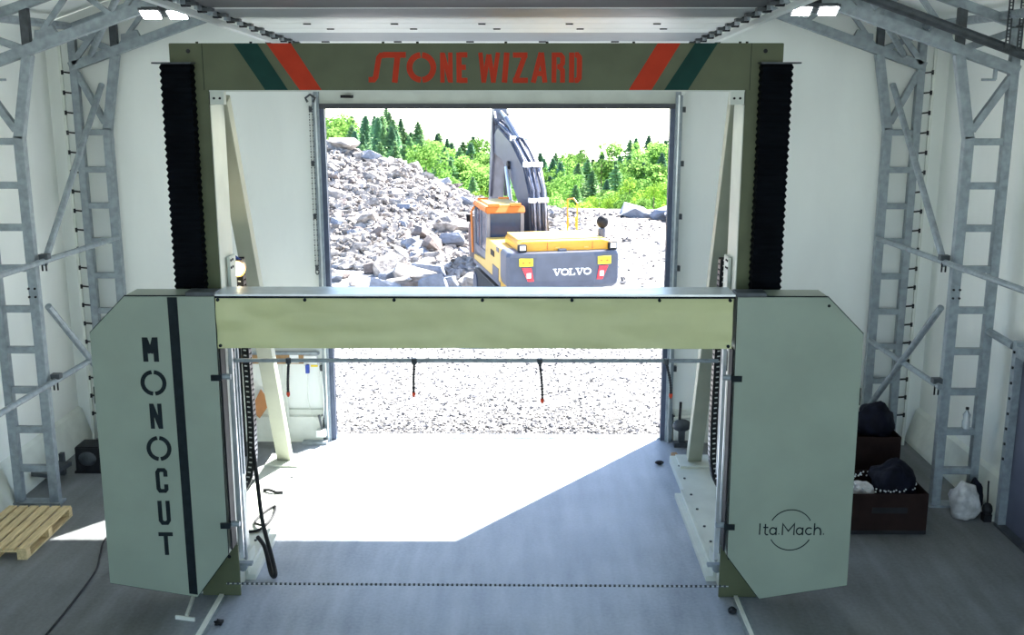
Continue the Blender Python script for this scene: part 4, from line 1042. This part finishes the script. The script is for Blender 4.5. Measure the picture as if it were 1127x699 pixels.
LAB = {'spruce': ('spruce_tree', 'dark green pointed spruce', 'tree', 'dark spruces behind the quarry'),
       'pine': ('pine_tree', 'mid green feathery conifer', 'tree', 'mid green conifers behind the quarry'),
       'birch': ('birch_tree', 'light green leafy tree', 'tree', 'leafy trees behind the quarry'),
       'bush': ('bush', 'bright yellow-green bush', 'bush', 'bushes along the quarry edge')}
def tree(kind, x, y, ztop, h, rg):
    nm, l, cat, grp = LAB[kind]
    l += (' on the skyline' if y > 100 else ' in the middle of the wood' if y > 58 else ' at the edge of the wood') + (', left of the excavator boom' if x / y < -.02 else ', right of the excavator boom')
    t = thing(nm, l, cat, (x, y, ztop - h), rg.uniform(0, 6.28), grp); t.scale = (h * rg.uniform(.95, 1.2),) * 2 + (h,)
    put('foliage', rg.choice(KIND[kind]), t); put('trunk', TRUNK, t); return t
SKY = [(-.40, 120), (-.185, 128), (-.15, 124), (-.122, 118), (-.105, 134), (-.078, 140), (-.06, 158), (-.045, 150), (-.01, 166), (.025, 170), (.045, 160), (.07, 165), (.095, 158), (.12, 152), (.145, 149), (.4, 140)]
rg = random.Random(17)
def tops(k, dy): return math.tan(R(12.6) + math.atan((lerp(SKY, k) + dy - 349.5) / FPX))
rows = [(124, -1, 1.7, (('spruce', 5), ('pine', 4), ('birch', 2)), 7.5), (110, 4, 1.6, (('spruce', 5), ('pine', 4), ('birch', 3)), 7.5), (96, 11, 1.5, (('spruce', 4), ('pine', 4), ('birch', 4)), 7.0),
        (83, 20, 1.4, (('spruce', 3), ('pine', 3), ('birch', 5)), 6.2), (71, 32, 1.3, (('spruce', 1), ('pine', 3), ('birch', 6)), 5.2), (61, 45, 1.25, (('pine', 1), ('birch', 5), ('bush', 3)), 4.0),
        (54, 56, 1.2, (('birch', 2), ('bush', 5)), 3.0), (50.3, 66, 1.15, (('bush', 6), ('birch', 1)), 2.0)]
for y, dy, sp_, mix, h in rows:
    x = -.235 * y
    while x < .21 * y:
        k = x / y; bag_ = [a for a, n_ in mix for _ in range(n_)] ; kd = rg.choice(bag_)
        if k < -.05 and y > 62 and rg.random() < .86: kd = rg.choice(('pine', 'pine', 'spruce'))
        if y < 62 and k < -.10: x += sp_; continue
        yy = y + rg.uniform(-3, 3) * (1 if y > 56 else .3)
        zt = 5.6 - yy * tops(k, dy + rg.uniform(-3, 12 if y > 60 else 10)); hh = h * rg.uniform(.85, 1.2)
        if kd == 'bush': hh = min(hh, 2.8)
        if kd in ('pine', 'spruce'): hh *= 1.2
        tree(kd, x + rg.uniform(-.5, .5), yy, zt, hh, rg); x += sp_ * rg.uniform(.75, 1.25) * (.55 if k < -.02 and y > 62 else .85)
# the bright tree standing out at the end of the heap
for k, y, dy, h in ((-.088, 53, 22, 5.0), (-.07, 52, 46, 3.4), (-.045, 51, 64, 2.6), (-.10, 54, 40, 3.6)):
    tree('birch' if h > 3 else 'bush', k * y, y, 5.6 - y * tops(k, dy), h, rg)
